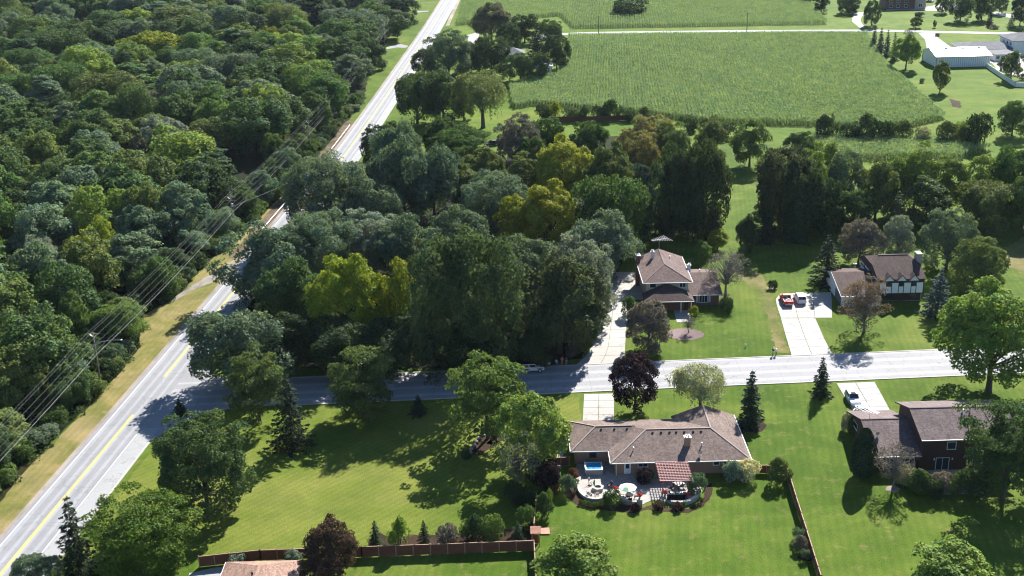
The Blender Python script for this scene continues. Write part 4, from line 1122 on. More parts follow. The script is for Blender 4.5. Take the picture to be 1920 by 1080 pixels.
# bushes shoulder to shoulder along the wood's near edge
eb = 0
for a, b in zip(EP[:13], EP[1:14]):
    L = (b-a).length; n = max(1, int(L/(4.2 if a.y < 330 else 6))); nn = Vector((-(b-a).y, (b-a).x, 0)).normalized()
    for k in range(n):
        for row in ((0, 1) if k % 2 else (0,)):
            q = a.lerp(b, (k+rngw.random())/n)+nn*(rngw.uniform(1.5, 3.5)+row*4.5)
            if any(math.hypot(q.x-c.x, q.y-c.y) < 9 for c in (gap1,)): continue
            eb += 1
            plant('shrub%d' % (eb % 2) if row == 0 else rngw.choice(['fine0','fine1','maple0','maple2']), q, rngw.uniform(4, 6.5)+row*2, rngw.uniform(2.5, 4.5)+row*3.5, rngw.choice(['mid','dark','green','olive','bright','grey']), '%s %s counted upward along the roadside wood edge' % (ordinal(eb), 'low bush' if row == 0 else 'small tree behind bushes'), 'bushes at the wood edge')
# low undergrowth that fills the wood's edge and floor
def undergrowth(name, label, pts, seed, col, leaf=0.34, per=34, r=(0.8, 2.0)):
    rng = np.random.default_rng(seed); out = []
    for x, y in pts:
        rr = rng.uniform(*r); n = int(per*rr*rr)
        e = sphere_dirs(n, rng); e[:, 2] = np.abs(e[:, 2])
        pos = np.array([x, y, 0])+e*np.array([rr, rr, rr*0.9])*(0.7+0.35*rng.random((n, 1)))
        out.append(leaf_quads(pos, unit(e+rng.normal(size=(n, 3))*0.7), leaf, rng))
    V, Q = merge_quads(out)
    o = link(name, np_mesh(name, V, Q, LEAF)); o.color = (*COLORS[col], 1)
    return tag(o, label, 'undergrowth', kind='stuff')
ru = random.Random(3); pts = []
for a, b in zip(EP, EP[1:]):
    L = (b-a).length; n = int(L/1.1) if a.y < 420 else int(L/3)
    nn = Vector((-(b-a).y, (b-a).x, 0)).normalized()
    for k in range(n):
        q = a.lerp(b, ru.random())+nn*ru.uniform(0.0, 7.5); pts.append((q.x, q.y))
undergrowth('undergrowth', 'tangled green undergrowth along edge of the roadside wood', pts, 7, 'mid')
mwp = []
MW = np.array(MIDWOOD)
while len(mwp) < 260:
    x, y = ru.uniform(MW[:, 0].min(), MW[:, 0].max()), ru.uniform(MW[:, 1].min(), 300)
    if in_poly(np.array([x]), np.array([y]), MIDWOOD)[0]: mwp.append((x, y))
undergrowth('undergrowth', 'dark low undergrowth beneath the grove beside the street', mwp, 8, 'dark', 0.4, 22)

# ================================================================== houses
def hip_roof(x0, x1, y0, y1, ze, zr, rx0=None, rx1=None, axis='x', th=0.16):
    """closed hip or gable roof; the ridge runs along axis, its ends at rx0 and rx1"""
    mb = MB()
    if axis == 'x':
        ym = (y0+y1)/2; ra, rb = (rx0, ym, zr), (rx1, ym, zr)
        top = [(x0,y0,ze),(x1,y0,ze),(x1,y1,ze),(x0,y1,ze)]
        faces = [(0,1,5,4),(2,3,4,5),(1,2,5),(3,0,4)]
    else:
        xm = (x0+x1)/2; ra, rb = (xm, rx0, zr), (xm, rx1, zr)
        top = [(x0,y0,ze),(x1,y0,ze),(x1,y1,ze),(x0,y1,ze)]
        faces = [(0,1,4),(1,2,5,4),(2,3,5),(3,0,4,5)]
    vs = top+[ra, rb]+[(x,y,z-th) for x,y,z in top]
    mb.add(vs, faces+[(0,6,7,1),(1,7,8,2),(2,8,9,3),(3,9,6,0),(9,8,7,6)])
    return mb
def join(*ms):
    o = MB()
    for m in ms: o.add(m.v, m.f)
    return o
def window(parent, face, c, w, h, mull=1, cross=0, proud=0.05, frame=None, name='window', depth=0.06):
    """face: 'S' looks to -y, 'N' +y, 'W' -x, 'E' +x; c = centre on the wall plane"""
    fr = MB(); x, y, z = c; t = 0.09
    def bx(m, u0, u1, z0, z1, d0, d1):
        if face in 'SN':
            s = -1 if face == 'S' else 1
            a, b = sorted((y+s*d0, y+s*d1)); m.box(x+u0, x+u1, a, b, z+z0, z+z1)
        else:
            s = -1 if face == 'W' else 1
            a, b = sorted((x+s*d0, x+s*d1)); m.box(a, b, y+u0, y+u1, z+z0, z+z1)
    bx(fr, -w/2-t, w/2+t, h/2, h/2+t, 0.003, proud); bx(fr, -w/2-t, w/2+t, -h/2-t*1.3, -h/2, 0.003, proud+0.03)
    bx(fr, -w/2-t, -w/2, -h/2, h/2, 0.003, proud); bx(fr, w/2, w/2+t, -h/2, h/2, 0.003, proud)
    for k in range(mull):
        u = -w/2+w*(k+1)/(mull+1); bx(fr, u-0.035, u+0.035, -h/2, h/2, 0.003, proud-0.01)
    for k in range(cross):
        v = -h/2+h*(k+1)/(cross+1); bx(fr, -w/2, w/2, v-0.03, v+0.03, 0.003, proud-0.015)
    f = fr.build(name, frame or WHITE, parent)
    for k in range(mull+1):
        u0 = -w/2+w*k/(mull+1)+0.036; u1 = -w/2+w*(k+1)/(mull+1)-0.036
        gm = MB(); bx(gm, u0, u1, -h/2+0.003, h/2-0.003, 0.004, 0.02); gm.build('pane', GLASS, f)
    return f
def vent(parent, x, y, z, r=0.09, h=0.5, mat=None):
    MB().lathe([(r, -0.15), (r, h), (r*1.5, h+0.02), (r*1.5, h+0.12), (0.02, h+0.16)], (x, y, z), 10).build('roof_vent', mat or METAL, parent)
def boxvent(parent, x, y, z):
    MB().box(x-0.15, x+0.15, y-0.14, y+0.15, z-0.12, z+0.11).build('roof_vent', BLACK, parent)
def chimney(parent, x, y, z0, z1, w, d, mat, capmat):
    ch = MB().box(x-w/2, x+w/2, y-d/2, y+d/2, z0, z1).build('chimney', mat, parent)
    MB().box(x-w/2-0.1, x+w/2+0.1, y-d/2-0.1, y+d/2+0.1, z1+0.003, z1+0.14).build('chimney_cap', capmat, ch)
    for k in (-0.2, 0.2): MB().lathe([(0.13, 0), (0.13, 0.35), (0.10, 0.36)], (x+k*w*1.1, y, z1+0.145), 8).build('flue', capmat, ch)
def gutter(parent, pts, z):
    mb = MB()
    for a, b in zip(pts, pts[1:]): mb.bar((*a, z), (*b, z), 0.12, 0.14)
    mb.build('gutter', GUTTER, parent)
def dish(parent, x, y, z):
    m = MB().tube([(x, y, z), (x, y, z+0.5)], 0.03, 6)
    s = m.build('satellite_dish', METAL, parent)
    d = MB(); n = 14
    d.add([(x, y-0.05, z+0.5)]+[(x+0.34*math.cos(2*math.pi*k/n), y-0.18-0.1*math.sin(2*math.pi*k/n), z+0.5+0.34*math.sin(2*math.pi*k/n)) for k in range(n)], [(0, 1+k, 1+(k+1) % n) for k in range(n)])
    d.build('dish', ALU, s)
def antenna(label, loc, h, rz, size=1.0):
    t = thing('television_antenna', label, 'antenna', loc, rz)
    MB().tube([(0,0,0),(0,0,h)], 0.035, 6).build('mast', METAL, t)
    MB().bar((-1.6*size,0,h), (1.9*size,0,h), 0.07, 0.07).build('boom', ALU, t)
    for k in range(9):
        x = -1.5*size+k*0.42*size; L = (0.55+0.16*k)*size
        MB().bar((x,-L,h+0.02), (x,L,h+0.02), 0.04, 0.04).build('element', ALU, t)
    return t

# ---- ranch house with patio
HR = thing('ranch_house', 'long low brick ranch house with brown hipped roof and chimney', 'house', (0, 0, 0))
MB().box(15.9, 36.6, 174.95, 188.6, 0, 2.62).build('wall', BR_TAN, HR)
MB().box(9.7, 15.897, 179.2, 188.75, 0, 2.62).build('wall', BR_TAN, HR)
rm_ = MB(); ZE, ZR = 2.72, 4.72
rv = [(15.15,174.2,ZE),(37.7,174.2,ZE),(37.7,190.4,ZE),(26.9,190.4,ZE),(26.9,189.3,ZE),(15.15,189.3,ZE),(21.6,181.75,ZR),(32.3,181.75,ZR),(32.3,190.4,ZR)]
rm_.add(rv+[(x,y,z-0.16) for x,y,z in rv[:6]], [(0,1,7,6),(1,2,8,7),(2,3,8),(3,4,7,8),(4,5,6,7),(5,0,6),(0,9,10,1),(1,10,11,2),(2,11,12,3),(3,12,13,4),(4,13,14,5),(5,14,9,0),(14,13,12,11,10,9)])
roof = join(rm_, hip_roof(8.95, 20.6, 178.45, 189.5, 2.71, 4.38, 13.4, 20.0)).build('roof', SH_RANCH, HR)
cap = MB()
for a, b in (((15.2,174.25,2.76),(21.6,181.75,4.76)), ((32.3,181.75,4.76),(37.65,174.25,2.76)), ((21.6,181.75,4.76),(32.3,181.75,4.76)), ((9.0,178.5,2.75),(13.4,183.97,4.42)), ((13.4,183.97,4.42),(19.5,183.97,4.42)), ((9.0,189.45,2.75),(13.4,183.97,4.42)), ((32.3,181.75,4.76),(32.3,190.35,4.76))):
    cap.bar(a, b, 0.26, 0.05)
cap.build('ridge_cap', plain('ridge_shingle', (0.25, 0.20, 0.175), 0.9, var=0.2, scale=6), roof)
for x in (14.3, 16.5, 18.6): boxvent(roof, x, 183.2, 4.2)
for x in (22.6, 24.0, 25.4, 26.5, 27.8, 29.3, 30.6): boxvent(roof, x, 180.9, 4.55)
chimney(roof, 27.9, 177.9, 3.0, 5.1, 0.95, 0.7, BR_TAN, METAL)
vent(roof, 19.0, 176.9, 3.45); vent(roof, 30.2, 177.6, 3.6); dish(roof, 29.6, 175.5, 3.1)
gutter(HR, [(15.15,174.12),(37.75,174.12)], 2.62); gutter(HR, [(37.78,174.2),(37.78,190.4)], 2.62); gutter(HR, [(8.88,178.4),(8.88,189.5)], 2.61); gutter(HR, [(8.95,178.38),(15.0,178.38)], 2.61); gutter(HR, [(15.07,174.2),(15.07,178.3)], 2.60)
MB().box(16.0, 16.2, 174.7, 174.9, 0, 2.6).build('corner_post', CREAM, HR)
dr = MB().box(17.35, 18.45, 174.86, 174.947, 0.25, 2.35).build('door', WHITE, HR)
MB().box(17.6, 18.2, 174.84, 174.857, 1.3, 2.2).build('pane', GLASS, dr)
window(HR, 'S', (20.4, 174.95, 1.95), 1.5, 0.8); window(HR, 'S', (32.2, 174.95, 1.95), 0.9, 0.8, 0); window(HR, 'S', (34.3, 174.95, 1.95), 1.7, 0.85, 1)
window(HR, 'S', (24.6, 174.95, 1.6), 2.0, 1.5, 1); window(HR, 'S', (12.6, 179.2, 1.75), 1.1, 1.1, 0, frame=DARKWOOD)
window(HR, 'N', (30.0, 188.6, 1.6), 1.8, 1.3, 1)
gd = MB().box(10.6, 15.2, 188.753, 188.82, 0.05, 2.2).build('garage_door', WHITE, HR)
for k in range(4):
    for j in range(4): MB().box(10.75+j*1.1, 11.75+j*1.1, 188.823, 188.84, 0.15+k*0.5, 0.55+k*0.5).build('panel', WHITE, gd)
for k in range(3):                                       # half-round steps at the back door
    r = 2.2-0.55*k
    MB().prism([(17.9+r*math.cos(a), 174.90-r*0.8*math.sin(a)) for a in [math.pi*i/14 for i in range(15)]], 0.0, 0.12+0.12*k-0.002*k).build('step', STONE, HR)

# ---- split level house on the right
HS = thing('split_level_house', 'dark brown split level house with two stepped gable roofs', 'house', (0, 0, 0))
def gable_walls(x0, x1, y0, y1, ze, zr, axis='x'):
    m = MB(); ym = (y0+y1)/2; xm = (x0+x1)/2
    if axis == 'x': return m.prism_x([(y0,0),(y1,0),(y1,ze),(ym,zr),(y0,ze)], x0, x1)
    return m.prism_y([(x0,0),(x1,0),(x1,ze),(xm,zr),(x0,ze)], y0, y1)
gable_walls(57.7, 64.897, 174.5, 189.4, 2.75, 5.15).build('wall', BROWNWALL, HS)
gable_walls(64.9, 79.5, 174.2, 186.4, 5.7, 7.85).build('wall', BROWNWALL, HS)
def gable_roof(x0, x1, y0, y1, ze, zr, th=0.18, axis='x'):
    ym = (y0+y1)/2; xm = (x0+x1)/2; m = MB()
    if axis == 'x': return m.prism_x([(y0,ze),(ym,zr),(y1,ze),(y1,ze-th),(ym,zr-th),(y0,ze-th)], x0, x1)
    return m.prism_y([(x0,ze),(xm,zr),(x1,ze),(x1,ze-th),(xm,zr-th),(x0,ze-th)], y0, y1)
r1 = gable_roof(57.15, 64.85, 173.7, 190.3, 2.95, 5.5).build('roof', SH_SPLIT, HS)
r2 = gable_roof(64.4, 80.2, 173.3, 187.3, 5.95, 8.2).build('roof', SH_SPLIT, HS)
for rr, a, b, y0, y1, ze, zr in ((r1,57.12,64.8,173.7,190.3,2.95,5.5), (r2,64.38,80.2,173.3,187.3,5.95,8.2)):
    mm = MB(); ym = (y0+y1)/2
    mm.bar((a,y0,ze-0.06),(a,ym,zr-0.06),0.06,0.2); mm.bar((a,ym,zr-0.06),(a,y1,ze-0.06),0.06,0.2); mm.build('barge_board', DARKWOOD if rr is r2 else BROWNWALL, rr)
    MB().bar((a,y0-0.06,ze-0.09),(b,y0-0.06,ze-0.09),0.1,0.14).build('gutter', GUTTER, rr)
    MB().bar((a,ym,zr+0.02),(b,ym,zr+0.02),0.3,0.05).build('ridge_cap', plain('ridge_dark', (0.10, 0.065, 0.055), 0.9), rr)
vent(r2, 72.6, 179.0, 7.8, 0.16, 0.5, WHITE); vent(r2, 73.9, 179.2, 7.8, 0.12, 0.5)
dish(r1, 58.9, 178.3, 4.3)
window(HS, 'S', (69.6, 174.2, 4.4), 1.3, 1.2, 0); window(HS, 'S', (74.0, 174.2, 1.75), 1.5, 1.1, 1)
window(HS, 'S', (68.4, 174.2, 1.15), 2.0, 2.1, 1, name='patio_door'); window(HS, 'S', (60.6, 174.5, 1.6), 1.2, 1.0, 1); window(HS, 'S', (63.2, 174.5, 1.6), 1.4, 1.0, 1)
window(HS, 'W', (57.7, 186.4, 2.2), 2.2, 1.0, 0, name='window')
for x in (67.0, 69.9): MB().lathe([(0.05,0),(0.12,0.05),(0.12,0.3),(0.04,0.38)], (x, 174.05, 1.9), 8).build('wall_lamp', WHITE, HS)
antenna('tall roof antenna on mast at gable of split level house', (58.0, 180.2, 4.85), 3.2, 2.2)
MB().prism([(66,166.5),(72.5,166.5),(72.5,174.1),(66,174.1)], 0, 0.08).build('patio', CONCRETE, HS)

# ---- two-storey cream house
HB = thing('cream_house', 'two storey cream house with brown hip roof, porch and side wing', 'house', (0, 0, 0))
MB().box(29.2, 38.4, 250.3, 265.6, 0, 5.25).build('wall', CREAM, HB)
MB().box(29.0, 38.6, 246.6, 250.297, 0, 2.62).build('wall', BR_RED, HB)
gable_walls(38.403, 45.0, 249.2, 264.2, 2.55, 4.6).build('wall', BR_RED, HB)
rb = hip_roof(28.5, 39.2, 249.5, 266.6, 5.35, 7.35, 256.0, 266.6, axis='y').build('roof', SH_BROWN, HB)
cp = MB()
for a, b in (((28.55,249.55,5.39),(33.85,256,7.39)), ((39.15,249.55,5.39),(33.85,256,7.39)), ((33.85,256,7.39),(33.85,266.5,7.39))): cp.bar(a, b, 0.24, 0.05)
cp.build('ridge_cap', plain('ridge_brown', (0.16, 0.11, 0.10), 0.9), rb)
pf = MB()
pf.add([(28.3,244.9,2.72),(39.0,244.9,2.72),(39.0,250.29,2.72),(28.3,250.29,2.72),(33.6,250.29,5.0),(28.3,244.9,2.56),(39.0,244.9,2.56),(39.0,250.29,2.56),(28.3,250.29,2.56)], [(0,1,4),(1,2,4),(3,0,4),(2,3,4),(0,5,6,1),(1,6,7,2),(2,7,8,3),(3,8,5,0),(8,7,6,5)])
pf.build('porch_roof', SH_DARK, HB)  # darker shingles than the main roof: its shade is put into the colour
for x in (36.2, 38.4): MB().box(x-0.1, x+0.1, 245.1, 245.3, 0, 2.55).build('porch_post', WHITE, HB)
rw = gable_roof(38.5, 45.6, 248.4, 265.0, 2.75, 4.95).build('wing_roof', SH_BROWN, HB)
for pts, z in (([(28.42,249.4),(39.28,249.4)],5.27), ([(28.42,249.4),(28.42,266.5)],5.27), ([(39.28,249.4),(39.28,266.5)],5.27), ([(28.3,244.82),(39.0,244.82)],2.62), ([(39.1,248.32),(45.6,248.32)],2.64)): gutter(HB, pts, z)
window(HB, 'S', (30.7, 250.3, 4.45), 1.3, 0.95, 0); window(HB, 'S', (37.2, 250.3, 4.45), 1.3, 0.95, 1)
wv = window(HB, 'S', (41.6, 249.2, 1.5), 1.7, 1.5, 2)
for x in (40.25, 42.95): MB().box(x-0.25, x+0.25, 249.12, 249.197, 0.7, 2.3).build('shutter', plain('shutter_blue', (0.42, 0.47, 0.52), 0.6), HB)
window(HB, 'W', (29.2, 258, 4.4), 1.2, 1.0, 0); window(HB, 'W', (29.2, 262.5, 1.5), 1.4, 1.2, 1)
MB().box(37.0, 37.95, 246.53, 246.597, 0.1, 2.2).build('door', DARKWOOD, HB)
chimney(rb, 31.9, 262.2, 6.0, 8.1, 0.6, 0.6, WHITESTUCCO, METAL); chimney(rb, 28.7, 262.8, 0, 7.2, 0.9, 1.2, BR_RED, WHITE); chimney(rw, 39.7, 258.6, 4.4, 6.0, 0.7, 0.6, WHITESTUCCO, METAL)
vent(rb, 35.8, 262, 6.5); vent(rw, 42.0, 258.3, 4.5); dish(rb, 30.2, 266.0, 5.9)
antenna('roof antenna rising behind cream house ridge', (33.9, 266.2, 6.9), 2.8, 0.4, 1.2)
MB().box(45.7, 46.5, 249.5, 250.3, 0, 0.9).build('air_conditioner', WHITE, HB)
sheet('porch_walk', [(34.6,239.6),(37.8,239.6),(38.0,246.5),(34.8,246.5)], 0.05, CONCRETE, parent=HB)

# ---- half-timbered house with garage
HT = thing('half_timbered_house', 'white half-timbered house with steep brown roof, three gablets, garage', 'house', (0, 0, 0))
gable_walls(71.2, 79.397, 246.4, 262.6, 2.6, 4.75).build('wall', WHITESTUCCO, HT)
MB().prism_x([(249.0,0),(262.6,0),(262.6,5.2),(259.0,6.7),(252.6,6.7),(249.0,5.2)], 79.4, 89.0).build('wall', WHITESTUCCO, HT)
rg = gable_roof(70.6, 79.35, 245.5, 263.5, 2.72, 5.05).build('garage_roof', SH_DARK, HT)
m = MB()                                                    # clipped-gable main roof
y0, y1, ze, zr = 248.1, 263.5, 5.35, 8.35; ym = (y0+y1)/2
m.add([(79.0,y0,ze),(89.5,y0,ze),(89.5,y1,ze),(79.0,y1,ze),(81.0,ym,zr),(87.6,ym,zr),(79.0,ym-3.2,7.1),(79.0,ym+3.2,7.1),(89.5,ym-3.2,7.1),(89.5,ym+3.2,7.1)],
      [(0,1,8,5,4,6),(2,3,7,4,5,9),(6,4,7),(8,9,5),(0,6,7,3),(1,2,9,8),(3,2,1,0)])
rt = m.build('roof', SH_DARK, HT)
# dark timbers and white panels of the upper storey
jet = MB().box(79.45, 89.2, 248.3, 248.897, 1.95, 5.2).build('upper_storey', DARKWOOD, HT)
PANELW = plain('panel_white', (0.80, 0.81, 0.82), 0.8, var=0.04)
xs = [79.6, 81.0, 82.2, 83.7, 84.8, 86.4, 87.5, 89.05]
for i, (a, b) in enumerate(zip(xs, xs[1:])):
    low = i in (1, 3, 5)
    MB().box(a+0.09, b-0.09, 248.255, 248.297, 2.12, 3.6 if low else 4.45).build('panel', PANELW, jet)
    if low: MB().box(a+0.12, b-0.12, 248.262, 248.297, 3.75, 4.85).build('pane', GLASS, jet)
MB().box(79.5, 88.9, 248.9, 248.99, 0.1, 2.7).build('lower_front', DARKWOOD, HT)
for x in (81.5, 84.2, 86.9):                                # the three gablets
    gm = MB().prism_y([(x-0.95,5.05),(x+0.95,5.05),(x,6.25)], 247.9, 249.6).build('gablet', PANELW, rt)
    rm = MB(); rm.bar((x-1.25,248.75,4.92),(x+0.02,248.75,6.42),2.1,0.12); rm.bar((x+1.25,248.75,4.92),(x-0.02,248.75,6.42),2.1,0.12); rm.build('gablet_roof', SH_DARK, gm)
for yy, zz in ((252.0, 4.0), (255.8, 4.0), (259.5, 4.0)):
    MB().box(79.33, 79.397, yy-0.1, yy+0.1, 2.7, 6.6).build('timber', DARKWOOD, HT)
MB().box(79.32, 79.396, 249.1, 262.5, 4.1, 4.35).build('timber', DARKWOOD, HT)
MB().bar((79.36,252,4.3),(79.36,255.7,6.8),0.07,0.2).build('timber', DARKWOOD, HT)
g1 = MB().box(71.12, 71.197, 247.6, 252.2, 0.05, 2.2).build('garage_door', plain('garage_dark', (0.10, 0.11, 0.13), 0.6), HT)
MB().box(71.12, 71.197, 255.0, 259.6, 0.05, 2.2).build('garage_door', WHITE, HT)
MB().bar((70.58,245.5,2.62),(70.58,254.5,4.95),0.05,0.22).build('barge_board', WHITE, HT); MB().bar((70.58,254.5,4.95),(70.58,263.5,2.62),0.05,0.22).build('barge_board', WHITE, HT)
for x in (74.2, 77.2): window(HT, 'S', (x, 246.4, 1.6), 1.3, 1.1, 1)
MB().box(89.0, 90.1, 253.6, 255.6, 0, 8.9).build('chimney', STONE, HT)
MB().box(88.9, 90.2, 253.5, 255.7, 8.903, 9.1).build('chimney_cap', BR_TAN, HT)
MB().bar((81.0,ym,zr+0.03),(87.6,ym,zr+0.03),0.3,0.06).build('ridge_cap', plain('ridge_dark', (0.1, 0.065, 0.055), 0.9), rt)
window(HT, 'S', (82.0, 248.9, 1.2), 1.5, 1.0, 2, frame=DARKWOOD); window(HT, 'S', (87.0, 248.9, 1.2), 1.5, 1.0, 2, frame=DARKWOOD)
MB().box(84.1, 85.1, 248.83, 248.897, 0.1, 1.94).build('door', DARKWOOD, HT)
gutter(HT, [(70.6,245.42),(79.0,245.42)], 2.62)

# ---- tan roof at the bottom edge
p = G(487, 1042, 4.6)
HN = thing('tan_roofed_house', 'house with tan hipped roof cut by the bottom edge', 'house', (0, 0, 0))
nx, ny = p.x, p.y
MB().box(nx-4.6, nx+5.0, ny-11, ny-1.0, 0, 2.6).build('wall', CREAM, HN)
hr = hip_roof(nx-5.2, nx+5.6, ny-12, ny+1.6, 2.72, 4.6, ny-7, ny-2.4, axis='y').build('roof', SH_TAN, HN)
vent(hr, nx-0.2, ny-4.5, 4.5, 0.12, 0.25, BLACK)
gutter(HN, [(nx-5.25,ny-12),(nx-5.25,ny+1.6)], 2.62)
sheet('drive', px((355,1075),(400,1065),(425,1062),(415,1090),(350,1095)), 0.03, SHOULDER, parent=HN)

# ---- white steel barn, its house and fence
HW = thing('white_barn', 'long white steel barn with white gable roof on far lawn', 'barn', (0, 0, 0))
gable_walls(181.6, 204.2, 517.4, 535.5, 4.45, 6.55).build('wall', STEELWHITE, HW)
rw2 = gable_roof(181.0, 204.8, 516.8, 536.1, 4.6, 6.8, 0.14).build('roof', plain('white_roof_steel', (0.80, 0.80, 0.80), 0.4, var=0.03), HW)
for x in (188.0, 195.2, 202.0): MB().box(x-0.6, x+0.6, 525.2, 526.2, 6.4, 7.0).build('roof_vent', METAL, rw2)
for y in (517.4, 535.4): MB().box(181.5, 181.597, y-0.2 if y > 520 else y, y+0.35, 0, 4.4).build('corner_trim', plain('maroon_trim', (0.13, 0.05, 0.05), 0.6), HW)
MB().box(204.203, 204.28, 518.6, 522.5, 0, 3.6).build('barn_door', MATS['maroon_trim'], HW)
HG = thing('grey_roofed_house', 'white house with grey hipped roofs behind the barn', 'house', (0, 0, 0))
q0 = G(1838, 92, 3.0); q1 = G(1905, 95, 3.0)
MB().box(q0.x-6, q1.x, q0.y, q0.y+16, 0, 2.8).build('wall', WHITE, HG)
hip_roof(q0.x-8, q1.x+1, q0.y-0.8, q0.y+18, 2.9, 5.0, q0.x, q1.x-2).build('roof', SH_GREY, HG)
q2 = G(1903, 92, 3.0)
MB().box(q2.x, q2.x+18, q2.y+2, q2.y+18, 0, 6.2).build('upper_wall', WHITE, HG)
hip_roof(q2.x-0.8, q2.x+20, q2.y+1.2, q2.y+19, 6.3, 8.6, q2.x+5, q2.x+15).build('upper_roof', SH_GREY, HG)
q3 = G(1866, 103, 2.6)
MB().box(q3.x, q3.x+11, q3.y, q0.y-0.003, 0, 2.5).build('sun_room', WHITE, HG)
MB().box(q3.x-0.5, q3.x+11.4, q3.y-0.5, q0.y-0.9, 2.55, 2.8).build('sun_room_roof', SH_GREY, HG)
for k in range(5): window(HG, 'S', (q3.x+1.3+k*2.1, q3.y, 1.5), 1.5, 1.3, 0)
for k in range(3): window(HG, 'W', (q2.x, q2.y+5+k*4, 4.6), 1.3, 1.2, 0)
# ---- far brick house
q = G(1690, 17)
HF = thing('far_brick_house', 'dark brick house cut by top edge at upper right', 'house', (0, 0, 0))
MB().box(q.x-9, q.x+7, q.y, q.y+12, 0, 5.4).build('wall', BR_RED, HF)
MB().box(q.x+7.003, q.x+13, q.y-1.5, q.y+11, 0, 5.0).build('stone_wing', STONE, HF)
hip_roof(q.x-10, q.x+14, q.y-2.2, q.y+13, 5.5, 9.0, q.x-3, q.x+7).build('roof', SH_DARK, HF)
for x, w in ((-6,1.8),(-2,1.8),(2.5,1.8)):
    window(HF, 'S', (q.x+x, q.y, 1.7), w, 1.4, 1); window(HF, 'S', (q.x+x, q.y, 4.2), w, 1.2, 1)
window(HF, 'S', (q.x+10, q.y-1.5, 1.9), 2.0, 1.8, 1)
# ---- the house and shed beside the maize
q = G(950, 103, 2.8)
HM = thing('grey_hipped_house', 'grey hipped roof house among trees beside the maize', 'house', (0, 0, 0))
MB().box(q.x-9, q.x+7.5, q.y+0.8, q.y+11, 0, 2.7).build('wall', WHITE, HM)
hip_roof(q.x-10, q.x+8.5, q.y, q.y+12, 2.8, 5.2, q.x-4, q.x+3).build('roof', SH_GREY, HM)
window(HM, 'S', (q.x+2, q.y+0.8, 1.5), 1.5, 1.2, 1)
HD = thing('field_shed', 'small shed with pale metal roof and bluish white wall beside maize', 'shed', (0, 0, 0))
gable_walls(12.6, 19.2, 521.0, 531.0, 3.6, 5.0, 'y').build('wall', STEELWHITE, HD)
gr_ = gable_roof(12.0, 19.8, 520.4, 531.6, 3.7, 5.3, 0.12, 'y').build('roof', plain('old_roof_steel', (0.55, 0.56, 0.58), 0.4, 0.3, var=0.3, scale=0.6), HD)
q = G(1524, 423)
HK = thing('garden_shed', 'small white shed with dark red roof in tree shade', 'shed', (q.x, q.y, 0))
gable_walls(-2.0, 1.7, 0, 3.0, 2.0, 2.9).build('wall', WHITE, HK)
gable_roof(-2.3, 2.0, -0.3, 3.3, 2.1, 3.2).build('roof', plain('red_roof', (0.12, 0.03, 0.035), 0.8), HK)
window(HK, 'S', (0.7, 0, 1.3), 0.6, 0.6, 0, frame=DARKWOOD)
# ---- roofs half hidden in the woods
q = G(687, 462, 5.0)
H1 = thing('hidden_red_roof_house', 'reddish brown roof peeping out between grove crowns', 'house', (0, 0, 0))
MB().box(q.x-4, q.x+4, q.y+0.5, q.y+8, 0, 5.9).build('wall', BR_RED, H1)
gable_roof(q.x-4.6, q.x+4.6, q.y-0.3, q.y+8.6, 6.4, 8.6).build('roof', SH_BROWN, H1)
MB().box(q.x-4.3, q.x-3.5, q.y+3.8, q.y+4.6, 6, 9.3).build('chimney', WHITESTUCCO, H1)
q = G(560, 30, 3)
H2 = thing('wood_edge_house', 'low house with mauve brown roof among the top trees', 'house', (0, 0, 0))
MB().box(q.x-8, q.x+10, q.y, q.y+9, 0, 2.8).build('wall', WHITE, H2)
gable_roof(q.x-9, q.x+11, q.y-0.8, q.y+10, 2.9, 5.0).build('roof', SH_BROWN, H2)
q = G(645, 12, 3)
H3 = thing('blue_house', 'blue walled house behind trees at the top edge', 'house', (0, 0, 0))
MB().box(q.x-6, q.x+5, q.y, q.y+9, 0, 5.2).build('wall', plain('blue_siding', (0.10, 0.14, 0.30), 0.7), H3)
gable_roof(q.x-6.6, q.x+5.6, q.y-0.6, q.y+9.6, 5.3, 7.4).build('roof', SH_DARK, H3)
for x in (-3, 1.5): window(H3, 'S', (q.x+x, q.y, 3.8), 1.4, 1.2, 1)
q = G(884, 118, 2.5)
H4 = thing('roadside_garage', 'white garage end showing between roadside trees', 'garage', (0, 0, 0))
MB().box(q.x-3, q.x+3, q.y, q.y+7, 0, 2.6).build('wall', WHITE, H4)
gable_roof(q.x-3.5, q.x+3.5, q.y-0.5, q.y+7.5, 2.7, 4.2, 0.12, 'y').build('roof', SH_GREY, H4)
q = G(950, 318, 2.6)
H5 = thing('grove_house', 'pale house wall corner showing among grove trees', 'house', (0, 0, 0))
MB().box(q.x-3, q.x+9, q.y, q.y+9, 0, 2.7).build('wall', WHITE, H5)
gable_roof(q.x-3.6, q.x+9.6, q.y-0.6, q.y+9.6, 2.8, 4.8).build('roof', SH_GREY, H5)

